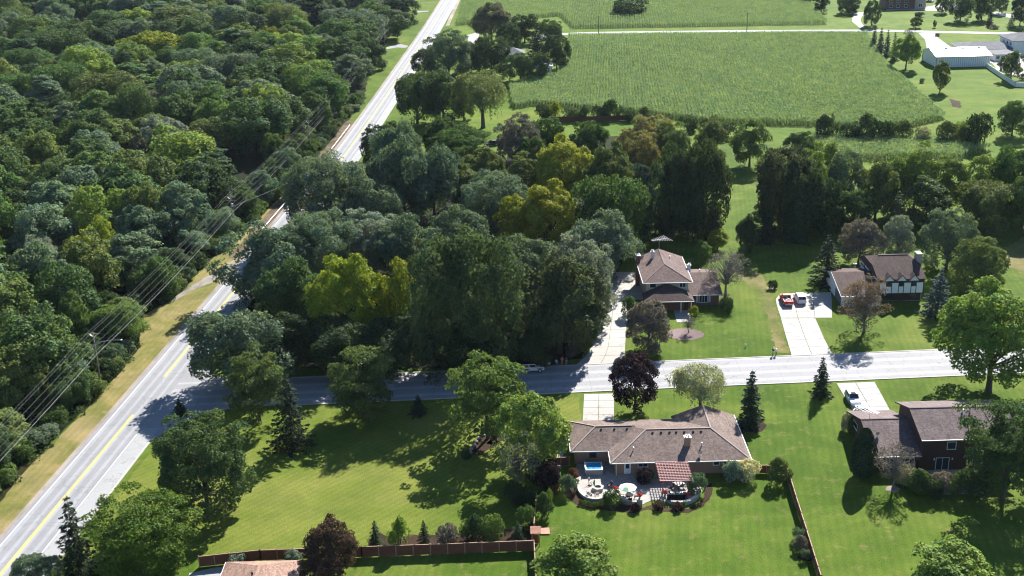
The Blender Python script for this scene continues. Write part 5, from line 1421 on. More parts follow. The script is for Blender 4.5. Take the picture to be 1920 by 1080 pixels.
# ================================================================== fences, poles, wires, rails
def fence(name, label, pts, h, mat, span=2.4, postmat=None, th=0.05, group=None):
    f = thing(name, label, 'fence', (pts[0][0], pts[0][1], 0), 0, group)
    o = Vector((pts[0][0], pts[0][1], 0))
    for a, b in zip(pts, pts[1:]):
        a, b = Vector((a[0], a[1], 0))-o, Vector((b[0], b[1], 0))-o
        L = (b-a).length; n = max(1, round(L/span)); d = (b-a)/n; u = d.normalized()
        nrm = Vector((-u.y, u.x, 0))
        for k in range(n):
            p, q = a+d*k, a+d*(k+1); sag = random.Random(k*3+int(L)).uniform(-0.03, 0.03)
            MB().box(p.x-0.075, p.x+0.075, p.y-0.075, p.y+0.075, 0, h+0.12).build('post', postmat or mat, f)
            m = MB()
            m.bar(p+u*0.08+Vector((0,0,h/2+0.04+sag)), q-u*0.08+Vector((0,0,h/2+0.04+sag)), th, h-0.1)
            pn = m.build('panel', mat, f)
            MB().bar(p+u*0.08+Vector((0,0,h+0.02+sag)), q-u*0.08+Vector((0,0,h+0.02+sag)), 0.13, 0.045).build('cap_rail', postmat or mat, pn)
        MB().box(b.x-0.075, b.x+0.075, b.y-0.075, b.y+0.075, 0, h+0.12).build('post', postmat or mat, f)
    return f
FCAP = plain('fence_cap', (0.30, 0.17, 0.115), 0.8, var=0.25, scale=3)
fence('wooden_fence', 'red brown board fence running across behind corner lawn', [g2(372,1043,1.8), g2(487,1031,1.8), g2(677,1025,1.8), g2(1000,1013,1.8)], 1.75, FENCE_W, 2.4, FCAP)
e0 = g2(1000,1013,1.8)
fence('wooden_fence', 'board fence running away from camera left of the back yard', [(e0[0]+0.15, e0[1]-13), (e0[0]+0.1, e0[1]-0.25)], 1.75, FENCE_W, 2.4, FCAP)
fence('wooden_fence', 'board fence between gate roof and purple bush', [(e0[0]+0.2, e0[1]+4.6), g2(1006,925,1.8)], 1.75, FENCE_W, 2.4, FCAP)
fence('wooden_fence', 'long straight board fence at right side of back yard', [g2(1475,873,1.75), g2(1540,1080,1.75), g2(1562,1150,1.75)], 1.75, FENCE_W, 2.4, FCAP)
fence('wooden_fence', 'short board fence between hydrangea and long right fence', [g2(1420,869,1.75), g2(1474,872.5,1.75)], 1.5, FENCE_W, 1.8, FCAP)
fence('wooden_fence', 'short brown fence and gate beside left wall of ranch house', [g2(1036,858,1.6), g2(1067,856,1.6)], 1.5, FENCE_W, 1.4, FCAP)
fence('wooden_fence', 'long dark red fence behind the upper grove trees', [g2(1030,220,1.8), g2(1130,219,1.8), g2(1185,216,1.8)], 2.0, FENCE_W, 2.4)
fence('vinyl_fence', 'tall white fence running from barn corner to right edge', [g2(1851,119,1.9), g2(1904,154,1.9), g2(1945,155,1.9)], 1.9, WHITE, 2.4)
# gate with a little slatted roof
gp = G(1008, 1003)
gt = thing('arbor_gate', 'little wooden gate arbor with slatted roof in the fence', 'arbor', (e0[0]+0.35, e0[1]+2.0, 0))
gt.scale = (0.78, 0.78, 0.95)
for x in (-0.65, 0.75):
    for y in (-0.9, 0.9): MB().box(x-0.07, x+0.07, y-0.07, y+0.07, 0, 2.2).build('post', CEDAR, gt)
for x in (-0.65, 0.75): MB().box(x-0.05, x+0.05, -1.3, 1.3, 2.203, 2.34).build('beam', CEDAR, gt)
for k in range(9): MB().box(-0.95, 1.05, -1.25+k*0.3, -1.1+k*0.3, 2.343, 2.42).build('slat', CEDAR, gt)
MB().box(-0.5, 0.6, -0.05, 0.05, 0.1, 1.6).build('gate_leaf', FENCE_W, gt)
q = G(1021, 997)
pl = thing('wooden_platform', 'small square wooden platform on lawn beside gate', 'platform', (q.x, q.y, 0))
for k in range(7): MB().box(-0.75, 0.75, -0.85+k*0.245, -0.62+k*0.245, 0.12, 0.17).build('plank', CEDAR, pl)
for y in (-0.7, 0.7): MB().box(-0.7, 0.7, y-0.05, y+0.05, 0, 0.118).build('joist', CEDAR, pl)

# guard rail along the creek side of the main road
gl = [p for p in offset_line(cut(ROAD, 296, 432), -5.6)]
gr = thing('guard_rail', 'galvanised guard rail on posts along left side of main road', 'guard rail', (0, 0, 0))
rail = MB(); prof = [(0.0,0.52),(0.06,0.57),(0.0,0.63),(0.0,0.67),(0.06,0.73),(0.0,0.80)]
vs = []; n = len(gl)
for i, p in enumerate(gl):
    t = (gl[min(i+1,n-1)]-gl[max(i-1,0)]).normalized(); r = Vector((t.y, -t.x, 0))
    for d in (0, -0.02):
        vs += [p+r*(o+d)+Vector((0,0,z)) for o, z in (prof if d == 0 else prof[::-1])]
m = len(prof)*2
rail.add(vs, [(i*m+k, i*m+(k+1) % m, (i+1)*m+(k+1) % m, (i+1)*m+k) for i in range(n-1) for k in range(m)])
rail.build('beam', METAL, gr)
ln = 0.0; acc = 0.0; pm = MB().box(-0.09, 0.09, -0.09, 0.09, 0, 0.75).mesh('post', POLEWOOD)
for a, b in zip(gl, gl[1:]):
    L = (b-a).length
    while acc < L:
        q = a.lerp(b, acc/L); t = (b-a).normalized()
        link('post', pm, gr, (q.x-t.y*0.14, q.y+t.x*0.14, 0)); acc += 3.8
    acc -= L
q = G(447, 477)
mk = thing('marker_post', 'rust coloured marker sign at near end of guard rail', 'marker sign', (q.x, q.y, 0), 0.2)
MB().box(-0.04, 0.04, -0.04, 0.04, 0, 1.4).build('post', POLEWOOD, mk)
MB().box(-0.25, 0.25, -0.075, -0.045, 0.65, 1.6).build('plate', plain('rust_orange', (0.35, 0.13, 0.03), 0.6), mk)

# power line
POLES = [(190,728),(440,449),(583,290),(722,92)]
base = [G(*p) for p in POLES]; PH = [11.5, 11.8, 11.5, 12.0]
arm_w = 2.4
line_dir = (base[1]-base[0]).normalized(); side = Vector((line_dir.y, -line_dir.x, 0))
desc = ['utility pole with street lamp arm at lower left wood edge', 'utility pole with two crossarms beside the pull-off at wood edge', 'utility pole at the wood edge beside guard rail', 'far utility pole among trees near top of main road']
rzp = math.atan2(side.y, side.x)
for i, (b, h) in enumerate(zip(base, PH)):
    t = thing('utility_pole', desc[i], 'utility pole', (b.x, b.y, 0), rzp, 'poles of the power line')
    MB().tube([(0,0,-0.5),(0,0,h*0.5),(0,0,h)], [0.19,0.16,0.12], 10).build('pole', POLEWOOD, t, smooth=True)
    for z in ((h-0.3,) if i != 1 else (h-0.3, h-1.3)):
        a = MB().box(-arm_w/2, arm_w/2, 0.13, 0.24, z-0.06, z+0.06).build('crossarm', POLEWOOD, t)
        for x in (-1.1, -0.45, 1.1): MB().lathe([(0.03,0),(0.06,0.05),(0.06,0.14),(0.02,0.18)], (x, 0.185, z+0.063), 8).build('insulator', BARKGREY, a)
    for x in (-0.8, 0.8): MB().bar((x,0.16,h-0.36),(0,0.14,h-1.0),0.04,0.04).build('brace', METAL, t)
    if i in (1,):
        MB().lathe([(0.05,0),(0.26,0.04),(0.26,0.8),(0.2,0.88),(0.05,0.9)], (0.36, -0.1, h-2.9), 12).build('transformer', METAL, t)
    if i == 0:
        ar = MB().tube([(0.1,0,h-2.6),(1.2,0,h-1.9),(3.2,0,h-1.5),(5.0,0,h-1.45)], [0.06,0.06,0.05,0.05], 8).build('lamp_arm', ALU, t)
        MB().lathe([(0.05,0.12),(0.2,0.06),(0.26,-0.03),(0.1,-0.12)], (5.25,0,h-1.45), 12).build('lamp_head', ALU, ar)
far_tail = base[3]+(base[3]-base[2]).normalized()*120
near_tail = base[0]-line_dir*110
stations = [near_tail]+base+[far_tail]; SH = [11.5]+PH+[12.0]
for j, (off, dz, r, nm) in enumerate(((-1.1,-0.08,0.0075,'leftmost upper wire of power line'),(-0.45,-0.08,0.0075,'second upper wire of power line'),(1.1,-0.08,0.0075,'rightmost upper wire of power line'),(0.2,-2.3,0.007,'neutral wire under the crossarms of power line'),(0.22,-3.6,0.007,'thin cable above the thick bottom cable'),(0.25,-4.3,0.017,'thick pale cable lowest on the utility poles'))):
    pts = []
    for (a, ha), (b, hb) in zip(zip(stations, SH), zip(stations[1:], SH[1:])):
        A = a+side*off+Vector((0,0,ha+dz)); B = b+side*off+Vector((0,0,hb+dz)); L = (B-A).length
        for k in range(12):
            t = k/12; pts.append(A.lerp(B, t)-Vector((0,0,4*L*0.009*t*(1-t))))
    pts.append(B)
    mb = MB().tube(pts, r, 5)
    o = mb.build('power_wire', plain('cable_pale', (0.5, 0.5, 0.49), 0.5, var=0.05) if j == 5 else plain('wire_grey', (0.36, 0.37, 0.38), 0.6, var=0.05))
    tag(o, nm, 'wire', 'wires of the power line')
A = base[1]+Vector((0,0,PH[1]-3.0)); B = G(630, 345); B.z = 7.5
o = MB().tube([A.lerp(B, k/10)-Vector((0,0,4*0.6*(k/10)*(1-k/10))) for k in range(11)], 0.014, 5).build('service_wire', ALU)
tag(o, 'single service wire crossing the main road into the grove', 'wire')
for i, (x, y, h) in enumerate(((1121,63,9.5),(1397,61.5,10.5))):
    b = G(x, y)
    t = thing('utility_pole', ['left thin pole beside the pale lane in fields', 'right thin pole beside the pale lane in fields'][i], 'utility pole', (b.x, b.y-4.2, 0), 0, 'poles along field lane')
    MB().tube([(0,0,-0.3),(0,0,h)], [0.2,0.13], 8).build('pole', POLEWOOD, t)
    MB().box(-0.9,0.9,-0.06,0.06,h-0.5,h-0.38).build('crossarm', POLEWOOD, t)
b = G(1251, 55)
t = thing('lane_sign', 'small pale sign post beside the field lane', 'sign', (b.x, b.y+4.4, 0))
MB().box(-0.05,0.05,-0.05,0.05,0,2.2).build('post', POLEWOOD, t); MB().box(-0.6,0.6,-0.09,-0.053,1.4,2.4).build('plate', plain('plate_cream', (0.6,0.5,0.35), 0.6), t)

# mailboxes, well cap, sign board
for i, (x, y) in enumerate(((1449,667),(1455,666))):
    b = G(x, y)
    t = thing('mailbox', ['left of two mailboxes on posts at street edge', 'right of two mailboxes on posts at street edge'][i], 'mailbox', (b.x, b.y, 0), 0, 'mailboxes at the street edge')
    MB().box(-0.07,0.07,-0.07,0.07,0,1.1).build('post', DARKWOOD, t)
    bx = MB().prism_y([(-0.16,1.1),(0.16,1.1),(0.16,1.3),(0.11,1.4),(0,1.44),(-0.11,1.4),(-0.16,1.3)], -0.3, 0.28).build('box', WHITE if i else BLACK, t)
    MB().box(0.163,0.18,-0.1,0.0,1.25,1.5).build('flag', LENS_R, bx)
    MB().box(-0.14,0.14,-0.32,0.25,0.86,1.02).build('paper_tube', WHITE, t)
b = G(1398, 651)
t = thing('well_cap', 'small white pipe with cap on front lawn', 'pipe', (b.x, b.y, 0))
MB().lathe([(0.12,0),(0.12,0.55)], n=12).build('pipe', WHITE, t); MB().lathe([(0.17,0.553),(0.17,0.65),(0.1,0.72)], n=12).build('cap', WHITE, t)
b = G(1026, 687)
t = thing('sign_board', 'low white board on two posts beside the white vehicle', 'sign', (b.x, b.y, 0), 0.12)
for x in (-0.5,0.5): MB().box(x-0.04,x+0.04,-0.04,0.04,0,0.75).build('post', DARKWOOD, t)
MB().box(-0.62,0.62,-0.08,-0.043,0.42,0.9).build('board', WHITE, t)
b = G(1600, 742)
sb = thing('stone_border', 'curved row of rocks edging bed on the corner lawn', 'rocks', (0,0,0))
for k, (x, y) in enumerate(((881,850),(884,843),(888,836),(893,829),(899,822),(906,817),(914,814),(922,812),(931,809),(936,812))):
    c = G(x, y); rr = random.Random(k)
    MB().lathe([(0.32,0),(0.42,0.1),(0.36,0.28),(0.15,0.38)], (c.x+rr.uniform(-.1,.1), c.y, 0), 7).build('rock', STONE, sb)

# ================================================================== vehicles
def car(label, name, cat, tail, front, kind, col, group=None):
    """x forward, origin on the ground in the middle"""
    a, b = tail, front; d = (b-a).normalized(); mid = (a+b)/2
    t = thing(name, label, cat, (mid.x, mid.y, 0.055), math.atan2(d.y, d.x), group)
    pm = paint('paint_%s_%d' % (kind, len(MATS)), col)
    L, Wd = dict(van=(4.9,1.95), suv=(4.7,1.88), pickup=(5.6,1.96), jeep=(4.4,1.86), sedan=(4.7,1.82))[kind]
    h0 = dict(van=0.3, suv=0.33, pickup=0.42, jeep=0.5, sedan=0.25)[kind]
    f, r, w = L/2, -L/2, Wd/2
    belt = dict(van=1.0, suv=1.0, pickup=1.08, jeep=1.12, sedan=0.9)[kind]
    if kind == 'pickup':
        body = [(r,h0),(r,belt-0.02),(-0.35,belt),(f-1.5,belt),(f-0.12,belt-0.13),(f,belt-0.4),(f,h0)]
    elif kind == 'jeep':
        body = [(r,h0),(r,belt),(f-1.4,belt),(f-0.1,belt-0.06),(f-0.02,belt-0.35),(f-0.02,h0)]
    else:
        body = [(r+0.05,h0),(r,h0+0.35),(r+0.06,belt),(f-1.35,belt),(f-0.35,belt-0.18),(f,belt-0.42),(f-0.03,h0)]
    def loft(prof, w0, w1, zt):
        n = len(prof); vs = []
        for s in (-1, 1):
            vs += [(x, s*(w0 if z < zt else w1), z) for x, z in prof]
        return MB().add(vs, [tuple(range(n)), tuple(range(2*n-1, n-1, -1))]+[(i, n+i, n+(i+1) % n, (i+1) % n) for i in range(n)])
    bo = loft(body, w, w*0.965, belt-0.1).build('body', pm, t, bevel=0.06)
    rt_ = dict(van=1.75, suv=1.68, pickup=1.78, jeep=1.82, sedan=1.42)[kind]
    cab = dict(van=[(r+0.12,belt-0.02),(r+0.38,rt_),(f-2.0,rt_),(f-1.15,belt-0.02)], suv=[(r+0.1,belt-0.02),(r+0.45,rt_-0.04),(f-2.1,rt_),(f-1.3,belt-0.02)], pickup=[(-0.4,belt-0.02),(-0.3,rt_),(0.75,rt_),(1.35,belt-0.02)], jeep=[(r+0.05,belt-0.02),(r+0.12,rt_),(0.35,rt_),(0.75,belt-0.02)], sedan=[(r+0.7,belt-0.02),(r+1.4,rt_),(f-2.3,rt_),(f-1.3,belt-0.02)])[kind]
    cw0, cw1 = w*0.95, w*0.80
    n = 4; vs = []
    for s in (-1, 1): vs += [(x, s*(cw1 if z > belt+0.2 else cw0), z) for x, z in cab]
    MB().add(vs, [(0,1,2,3),(7,6,5,4)]+[(i, 4+i, 4+(i+1) % 4, (i+1) % 4) for i in range(4)]).build('cabin', pm, t, bevel=0.05)
    def panel(nm, corners, push):                         # glass set slightly proud of the cabin
        c = [Vector(p) for p in corners]; nn = (c[1]-c[0]).cross(c[2]-c[0]).normalized()*push
        vs = [p+nn for p in c]+[p-nn*0.5 for p in c]
        MB().add(vs, [(0,1,2,3),(7,6,5,4)]+[(i,4+i,4+(i+1) % 4,(i+1) % 4) for i in range(4)]).build(nm, CARGLASS, t)
    def lerp2(p, q, k): return (p[0]+(q[0]-p[0])*k, p[1]+(q[1]-p[1])*k)
    P0, P1, P2, P3 = cab
    yw = lambda k: cw0+(cw1-cw0)*k
    for (A, Bq, nm) in ((P3, P2, 'windshield'), (P0, P1, 'rear_window')):
        lo, hi = lerp2(A, Bq, 0.12), lerp2(A, Bq, 0.88)
        sg = 0.022 if nm == 'windshield' else -0.022
        panel(nm, [(lo[0],-yw(.12)*0.9,lo[1]),(lo[0],yw(.12)*0.9,lo[1]),(hi[0],yw(.88)*0.9,hi[1]),(hi[0],-yw(.88)*0.9,hi[1])], sg)
    k0, k1 = 0.15, 0.82; nwin = dict(van=3, suv=3, pickup=2 if False else 1, jeep=2, sedan=2)[kind]
    for s in (-1, 1):
        for j in range(nwin):
            ua, ub = j/nwin+0.03, (j+1)/nwin-0.03
            lo0, lo1 = lerp2(P0, P1, k0), lerp2(P3, P2, k0); hi0, hi1 = lerp2(P0, P1, k1), lerp2(P3, P2, k1)
            ax, bx_ = lo0[0]+(lo1[0]-lo0[0])*ua, lo0[0]+(lo1[0]-lo0[0])*ub; cx, dx = hi0[0]+(hi1[0]-hi0[0])*ua, hi0[0]+(hi1[0]-hi0[0])*ub
            panel('side_window', [(ax,s*yw(k0),lo0[1]),(bx_,s*yw(k0),lo0[1]),(dx,s*yw(k1),hi0[1]),(cx,s*yw(k1),hi0[1])], -0.02*s if s > 0 else 0.02)
    wr = dict(van=0.34, suv=0.36, pickup=0.4, jeep=0.43, sedan=0.32)[kind]
    for x in (f-0.9, r+0.95):
        for s in (-1, 1):
            wh = MB().wheel((x, s*(w-0.10), wr), wr, 0.24).build('wheel', RUBBER, t)
            MB().wheel((x, s*(w+0.012), wr), wr*0.6, 0.03, 12).build('rim', METAL, wh)
    for s in (-1, 1):
        MB().box(f-0.06, f+0.02, s*(w-0.42)-0.16, s*(w-0.42)+0.16, belt-0.42, belt-0.26).build('headlight', LENS_W, t)
        MB().box(r-0.02, r+0.05, s*(w-0.14)-0.08, s*(w-0.14)+0.08, belt-0.36, belt-0.06).build('tail_light', LENS_R, t)
        MB().box(cab[3][0]-0.25, cab[3][0]-0.1, min(s*w, s*(w+0.2)), max(s*w, s*(w+0.2)), belt+0.02, belt+0.17).build('mirror', pm, t)
    MB().box(f-0.05, f+0.05, -w*0.85, w*0.85, h0-0.02, h0+0.16).build('front_bumper', BLACK if kind in ('jeep',) else METAL if kind == 'pickup' else pm, t)
    MB().box(r-0.08, r+0.03, -w*0.85, w*0.85, h0, h0+0.18).build('rear_bumper', METAL if kind == 'pickup' else pm, t)
    MB().box(r-0.03, r-0.005, -0.26, 0.26, h0+0.22, h0+0.34).build('number_plate', WHITE, t)
    if kind == 'pickup':
        bed = MB().box(r+0.08, -0.5, -w+0.12, w-0.12, belt-0.5, belt+0.012).build('cargo_bed', plain('bed_dark', (0.03,0.012,0.012), 0.7), t)
        for s in (-1, 1): MB().box(r, -0.42, s*(w-0.06)-0.07, s*(w-0.06)+0.07, belt-0.02, belt+0.16).build('bed_side', pm, t)
        MB().box(r-0.01, r+0.08, -w+0.05, w-0.05, belt-0.4, belt+0.15).build('tailgate', pm, t)
        for x, y, sx, sy, m in ((-1.3,-0.2,0.16,0.2,WHITE),(-1.9,0.35,0.2,0.15,GUTTER),(-0.9,0.4,0.14,0.2,POLEWOOD)): MB().box(x-sx,x+sx,y-sy,y+sy,belt+0.013,belt+0.2).build('load', m, bed)
    if kind == 'jeep':
        for x in (f-0.9, r+0.95):
            for s in (-1, 1): MB().box(x-0.6, x+0.6, min(s*(w-0.15), s*(w+0.1)), max(s*(w-0.15), s*(w+0.1)), 0.86, 0.93).build('fender', BLACK, t)
        MB().box(r+0.1, 0.4, -cw1*0.97, cw1*0.97, rt_+0.003, rt_+0.05).build('soft_top', BLACK, t)
        MB().wheel((r-0.16, 0, 0.95), 0.38, 0.22, axis='x').build('spare_wheel', RUBBER, t)
    if kind == 'suv': MB().box(-0.3, 0.45, -0.42, 0.42, rt_-0.01, rt_+0.02).build('sunroof', CARGLASS, t)
    return t
car('red pickup truck with loaded bed on driveway of half-timbered house', 'pickup_truck', 'pickup', G(1480,578), G(1468,556.5), 'pickup', (0.55,0.004,0.008))
car('white minivan parked beside the red pickup', 'minivan', 'van', G(1505,574), G(1494,554.5), 'van', (0.72,0.72,0.72))
car('silver white car facing the split level house on driveway', 'parked_car', 'car', G(1591,741), G(1606,765), 'suv', (0.62,0.66,0.70))
q0, q1 = G(1606,765), G(1591,741); dd = (q0-q1).normalized()
car('pale car mostly hidden behind roof of split level house', 'parked_car', 'car', q0+dd*0.7+Vector((0.3,0,0)), q0+dd*5.2+Vector((0.3,0,0)), 'sedan', (0.6,0.62,0.64))
car('white off-road vehicle parked in shade on side street', 'off_road_vehicle', 'car', G(978,697.5), G(1020,695.5), 'jeep', (0.68,0.70,0.72))
car('dark car parked in the grove beside mauve tree', 'parked_car', 'car', G(931,272), G(912,274), 'suv', (0.02,0.02,0.025))
car('dark car on the far drive at top right', 'parked_car', 'car', G(1748,5), G(1736,4), 'sedan', (0.04,0.03,0.04))
car('silver car under tree on far drive at top right', 'parked_car', 'car', G(1777,20), G(1792,20), 'sedan', (0.4,0.42,0.45))

# ================================================================== people
SKIN = plain('skin', (0.46,0.27,0.19), 0.6, var=0.05)
def skin_mesh(name, verts, edges, radii, mat, parent, sub=1):
    me = bpy.data.meshes.new(name); me.from_pydata(verts, edges, []); me.materials.append(mat)
    o = link(name, me, parent)
    mod = o.modifiers.new('skin', 'SKIN'); sv = me.skin_vertices[0].data
    for i, r in enumerate(radii): sv[i].radius = (r, r)
    sv[0].use_root = True
    o.modifiers.new('sub', 'SUBSURF').levels = sub
    dg = bpy.context.evaluated_depsgraph_get(); ev = o.evaluated_get(dg)
    m2 = bpy.data.meshes.new_from_object(ev); o.modifiers.clear(); o.data = m2
    for p in m2.polygons: p.use_smooth = True
    if not m2.materials: m2.materials.append(mat)
    return o
def person(label, p, rz, shirt, pants, lean=0.0, h=1.76, bent=0.0, hairc=(0.05,0.03,0.02)):
    t = thing('person', label, 'person', (p.x, p.y, 0.045), rz, 'people standing at the street edge')
    k = h/1.76
    V = [(0,0,0.95),(0,0.01+lean*0.3,1.15),(0,0.01+lean*0.7,1.38),(0,lean,1.50),(0,lean+0.01,1.58),(0,lean+0.015,1.66),(0,lean+0.01,1.74)]
    E = [(0,1),(1,2),(2,3),(3,4),(4,5),(5,6)]; R = [0.14,0.125,0.14,0.06,0.055,0.10,0.075]
    for s in (-1, 1):
        b = len(V)
        V += [(s*0.10,0,0.88),(s*0.12,0.03,0.49),(s*0.12,-0.02,0.09),(s*0.13,0.14,0.04)]; R += [0.095,0.06,0.045,0.042]
        E += [(0,b),(b,b+1),(b+1,b+2),(b+2,b+3)]
        a = len(V); y = lean
        V += [(s*0.20,y,1.41),(s*0.29,y-0.03+bent*0.1,1.14),(s*(0.27-bent*0.15),y+0.08+bent*0.2,0.92+bent*0.28),(s*(0.265-bent*0.16),y+0.10+bent*0.22,0.84+bent*0.30)]; R += [0.065,0.045,0.034,0.032]
        E += [(2,a),(a,a+1),(a+1,a+2),(a+2,a+3)]
        for j, (fx, fl) in enumerate(((-0.032,0.075),(-0.011,0.085),(0.011,0.08),(0.03,0.062))):
            n = len(V); q = V[a+3]
            V += [(q[0]+0.2*fx, q[1]+fx, q[2]-fl*0.55),(q[0]-s*0.015, q[1]+fx+0.01, q[2]-fl)]; R += [0.010,0.008]; E += [(a+3,n),(n,n+1)]
        n = len(V); q = V[a+2]; V += [(q[0]-s*0.03, q[1]+0.045, q[2]-0.06)]; R += [0.010]; E += [(a+2,n)]
    V = [(x*k,y*k,z*k) for x,y,z in V]; R = [r*k for r in R]
    body = skin_mesh('body', V, E, R, SKIN, t)
    sh = [V[0],V[1],V[2],(0,V[3][1]*0.95,V[3][2]*0.985)]; se = [(0,1),(1,2),(2,3)]; sr = [0.165,0.155,0.17,0.085]
    for s in (0, 1):
        a = 11+s*17; i = len(sh)
        sh += [V[a], tuple(Vector(V[a]).lerp(Vector(V[a+1]), 0.75))]; se += [(2,i),(i,i+1)]; sr += [0.095,0.072]
    skin_mesh('shirt', sh, se, sr, shirt, body)
    pv = [(0,0,0.98*k)]; pe = []; pr_ = [0.158]
    for s in (0, 1):
        a = 7+s*17; i = len(pv)
        pv += [V[a], tuple(Vector(V[a]).lerp(Vector(V[a+1]), 1.0)), tuple(Vector(V[a+1]).lerp(Vector(V[a+2]), 0.8 if pants[1] else 0.05))]; pe += [(0,i),(i,i+1),(i+1,i+2)]; pr_ += [0.118,0.09,0.075]
    skin_mesh('trousers' if pants[1] else 'shorts', pv, pe, pr_, pants[0], body)
    MB().lathe([(0.02,0.135),(0.075,0.12),(0.108,0.05),(0.10,-0.02)], (0, (lean-0.015)*k, 1.70*k), 12).build('hair', plain('hair_%d' % int(hairc[0]*1000), hairc, 0.7), body, smooth=True)
    MB().lathe([(0.012,0.02),(0.018,-0.01),(0.004,-0.03)], (0, (lean+0.115)*k, 1.655*k), 6).build('nose', SKIN, body)
    for s in (-1, 1):
        MB().lathe([(0.004,0.012),(0.012,0),(0.004,-0.012)], (s*0.035, (lean+0.105)*k, 1.68*k), 6).build('eye', BLACK, body)
        MB().lathe([(0.005,0.03),(0.016,0),(0.005,-0.03)], (s*0.105, lean*k, 1.665*k), 6).build('ear', SKIN, body)
    MB().box(-0.025,0.025,(lean+0.098)*k,(lean+0.108)*k,1.60*k,1.61*k).build('mouth', LENS_R, body)
    return t
cl = lambda n, c: plain('cloth_'+n, c, 0.85, var=0.1)
person('person in light blue shirt leaning, nearest the white board', G(1044,688), 2.6, cl('lightblue',(0.42,0.66,0.78)), (cl('denim',(0.12,0.17,0.32)),True), 0.16)
person('person in orange shirt standing between two others, hands at hips', G(1054,684.5), 3.3, cl('orange',(0.85,0.14,0.02)), (cl('greyshort',(0.20,0.22,0.28)),False), 0.0, 1.8, 1.0)
person('person in royal blue shirt and khaki trousers, rightmost of three', G(1062,685.5), 2.4, cl('royal',(0.03,0.05,0.55)), (cl('khaki',(0.22,0.17,0.12)),True), 0.02, 1.8, 0.3)

# ================================================================== patio furniture behind the ranch house
pat = [(10.0,179.15),(15.88,179.15),(15.9,174.93),(30.2,174.93)]+px((1312,900),(1316,922),(1306,940),(1285,949),(1258,946),(1240,938),(1222,938),(1204,947),(1180,948),(1164,938),(1148,930),(1135,938),(1118,941),(1102,938),(1090,929),(1084,917),(1080,905),(1076,892))
po = sheet('patio', pat, 0.06, PAVERS)
sheet('mulch_bed', px((1060,905),(1080,905),(1086,920),(1096,936),(1118,944),(1150,942),(1165,945),(1185,951),(1205,952),(1225,944),(1255,952),(1290,954),(1318,940),(1322,915),(1335,905),(1335,930),(1318,950),(1290,962),(1250,960),(1215,955),(1190,962),(1150,958),(1110,955),(1080,945),(1060,930)), 0.034, MULCH, 0.15, 0.6)
def arc_wall(label, pts, h, w=0.4):
    line = catmull([g2(*p) for p in pts], 6); n = len(line)
    t = thing('seat_wall', label, 'wall', (0,0,0)); 
    for i in range(0, n-1, 2):
        seg = line[i:i+3]
        if len(seg) < 2: continue
        st = strip('wall_block', seg, -w/2, w/2, 0.0, STONE, parent=t, kind=None, z1=h)
    cap = strip('coping', line, -w/2-0.05, w/2+0.05, h+0.003, CURB, parent=t, kind=None, z1=h+0.07)
    return t
arc_wall('long curved stone seat wall around the fire pit', [(1084,918),(1090,929),(1101,937),(1117,940),(1132,937),(1146,930)], 0.5)
arc_wall('short curved stone wall below the pale parasol', [(1164,936),(1173,944),(1187,947),(1202,946)], 0.6)
arc_wall('curved stone wall at right end of patio', [(1258,946),(1276,947),(1293,944),(1306,936),(1312,924)], 0.6)
c = G(1121, 918)
fp = thing('fire_pit', 'six-sided pale stone fire pit on sunlit patio', 'fire pit', (c.x, c.y, 0.06))
hexo = [(1.0*math.cos(k*math.pi/3+0.3), 1.0*math.sin(k*math.pi/3+0.3)) for k in range(6)]
for k in range(6):
    a, b = hexo[k], hexo[(k+1) % 6]; ai, bi = (a[0]*0.55, a[1]*0.55), (b[0]*0.55, b[1]*0.55)
    MB().prism([a, b, bi, ai], 0.0, 0.5).build('block', CURB, fp)
MB().lathe([(0.55,0.0),(0.52,0.28),(0.1,0.3)], n=12).build('ash_bowl', plain('ash_brown', (0.10,0.05,0.035), 0.9), fp)
def parasol(label, p, r, h, cols, closed=False, tilt=0.0):
    t = thing('parasol', label, 'parasol', (p.x, p.y, 0.06))
    MB().tube([(0,0,0),(0,0,h)], 0.028, 8).build('pole', WHITE, t)
    MB().lathe([(0.3,0),(0.3,0.06),(0.06,0.12)], n=14).build('base', STONE, t)
    if closed:
        MB().lathe([(0.05,h*0.4),(0.15,h*0.5),(0.12,h*0.85),(0.03,h*1.02)], n=8).build('canopy', cols[0], t)
    else:
        for k in range(8):
            a0, a1 = 2*math.pi*k/8, 2*math.pi*(k+1)/8
            P = [(r*math.cos(a0), r*math.sin(a0), h-0.5), (r*math.cos(a1), r*math.sin(a1), h-0.5)]
            M = [(r*0.5*math.cos(a0), r*0.5*math.sin(a0), h-0.17), (r*0.5*math.cos(a1), r*0.5*math.sin(a1), h-0.17)]
            q = [P[0], P[1], M[1], M[0], (0,0,h)]
            vs = q+[(x,y,z-0.02) for x,y,z in q]
            MB().add(vs, [(0,1,2,3),(3,2,4),(6,5,8,7),(7,8,9),(0,5,6,1),(1,6,7,2),(2,7,9,4),(4,9,8,3),(3,8,5,0)]).build('canopy_panel', cols[0] if k in (5,) else cols[1], t)
    return t
CG = cl('palegreen',(0.42,0.66,0.36)); CC = cl('ivory',(0.74,0.76,0.66))
parasol('open pale green and ivory parasol over patio table', G(1177,911,2.3), 1.42, 2.45, (CG, CC))
parasol('furled green parasol beside the fire pit', c+Vector((-0.6,-0.4,0)), 0.2, 2.0, (cl('green',(0.04,0.30,0.10)), CC), True)
parasol('furled red parasol behind the half-timbered garage', G(1613,497), 0.2, 2.4, (cl('crimson',(0.6,0.02,0.05)), CC), True)
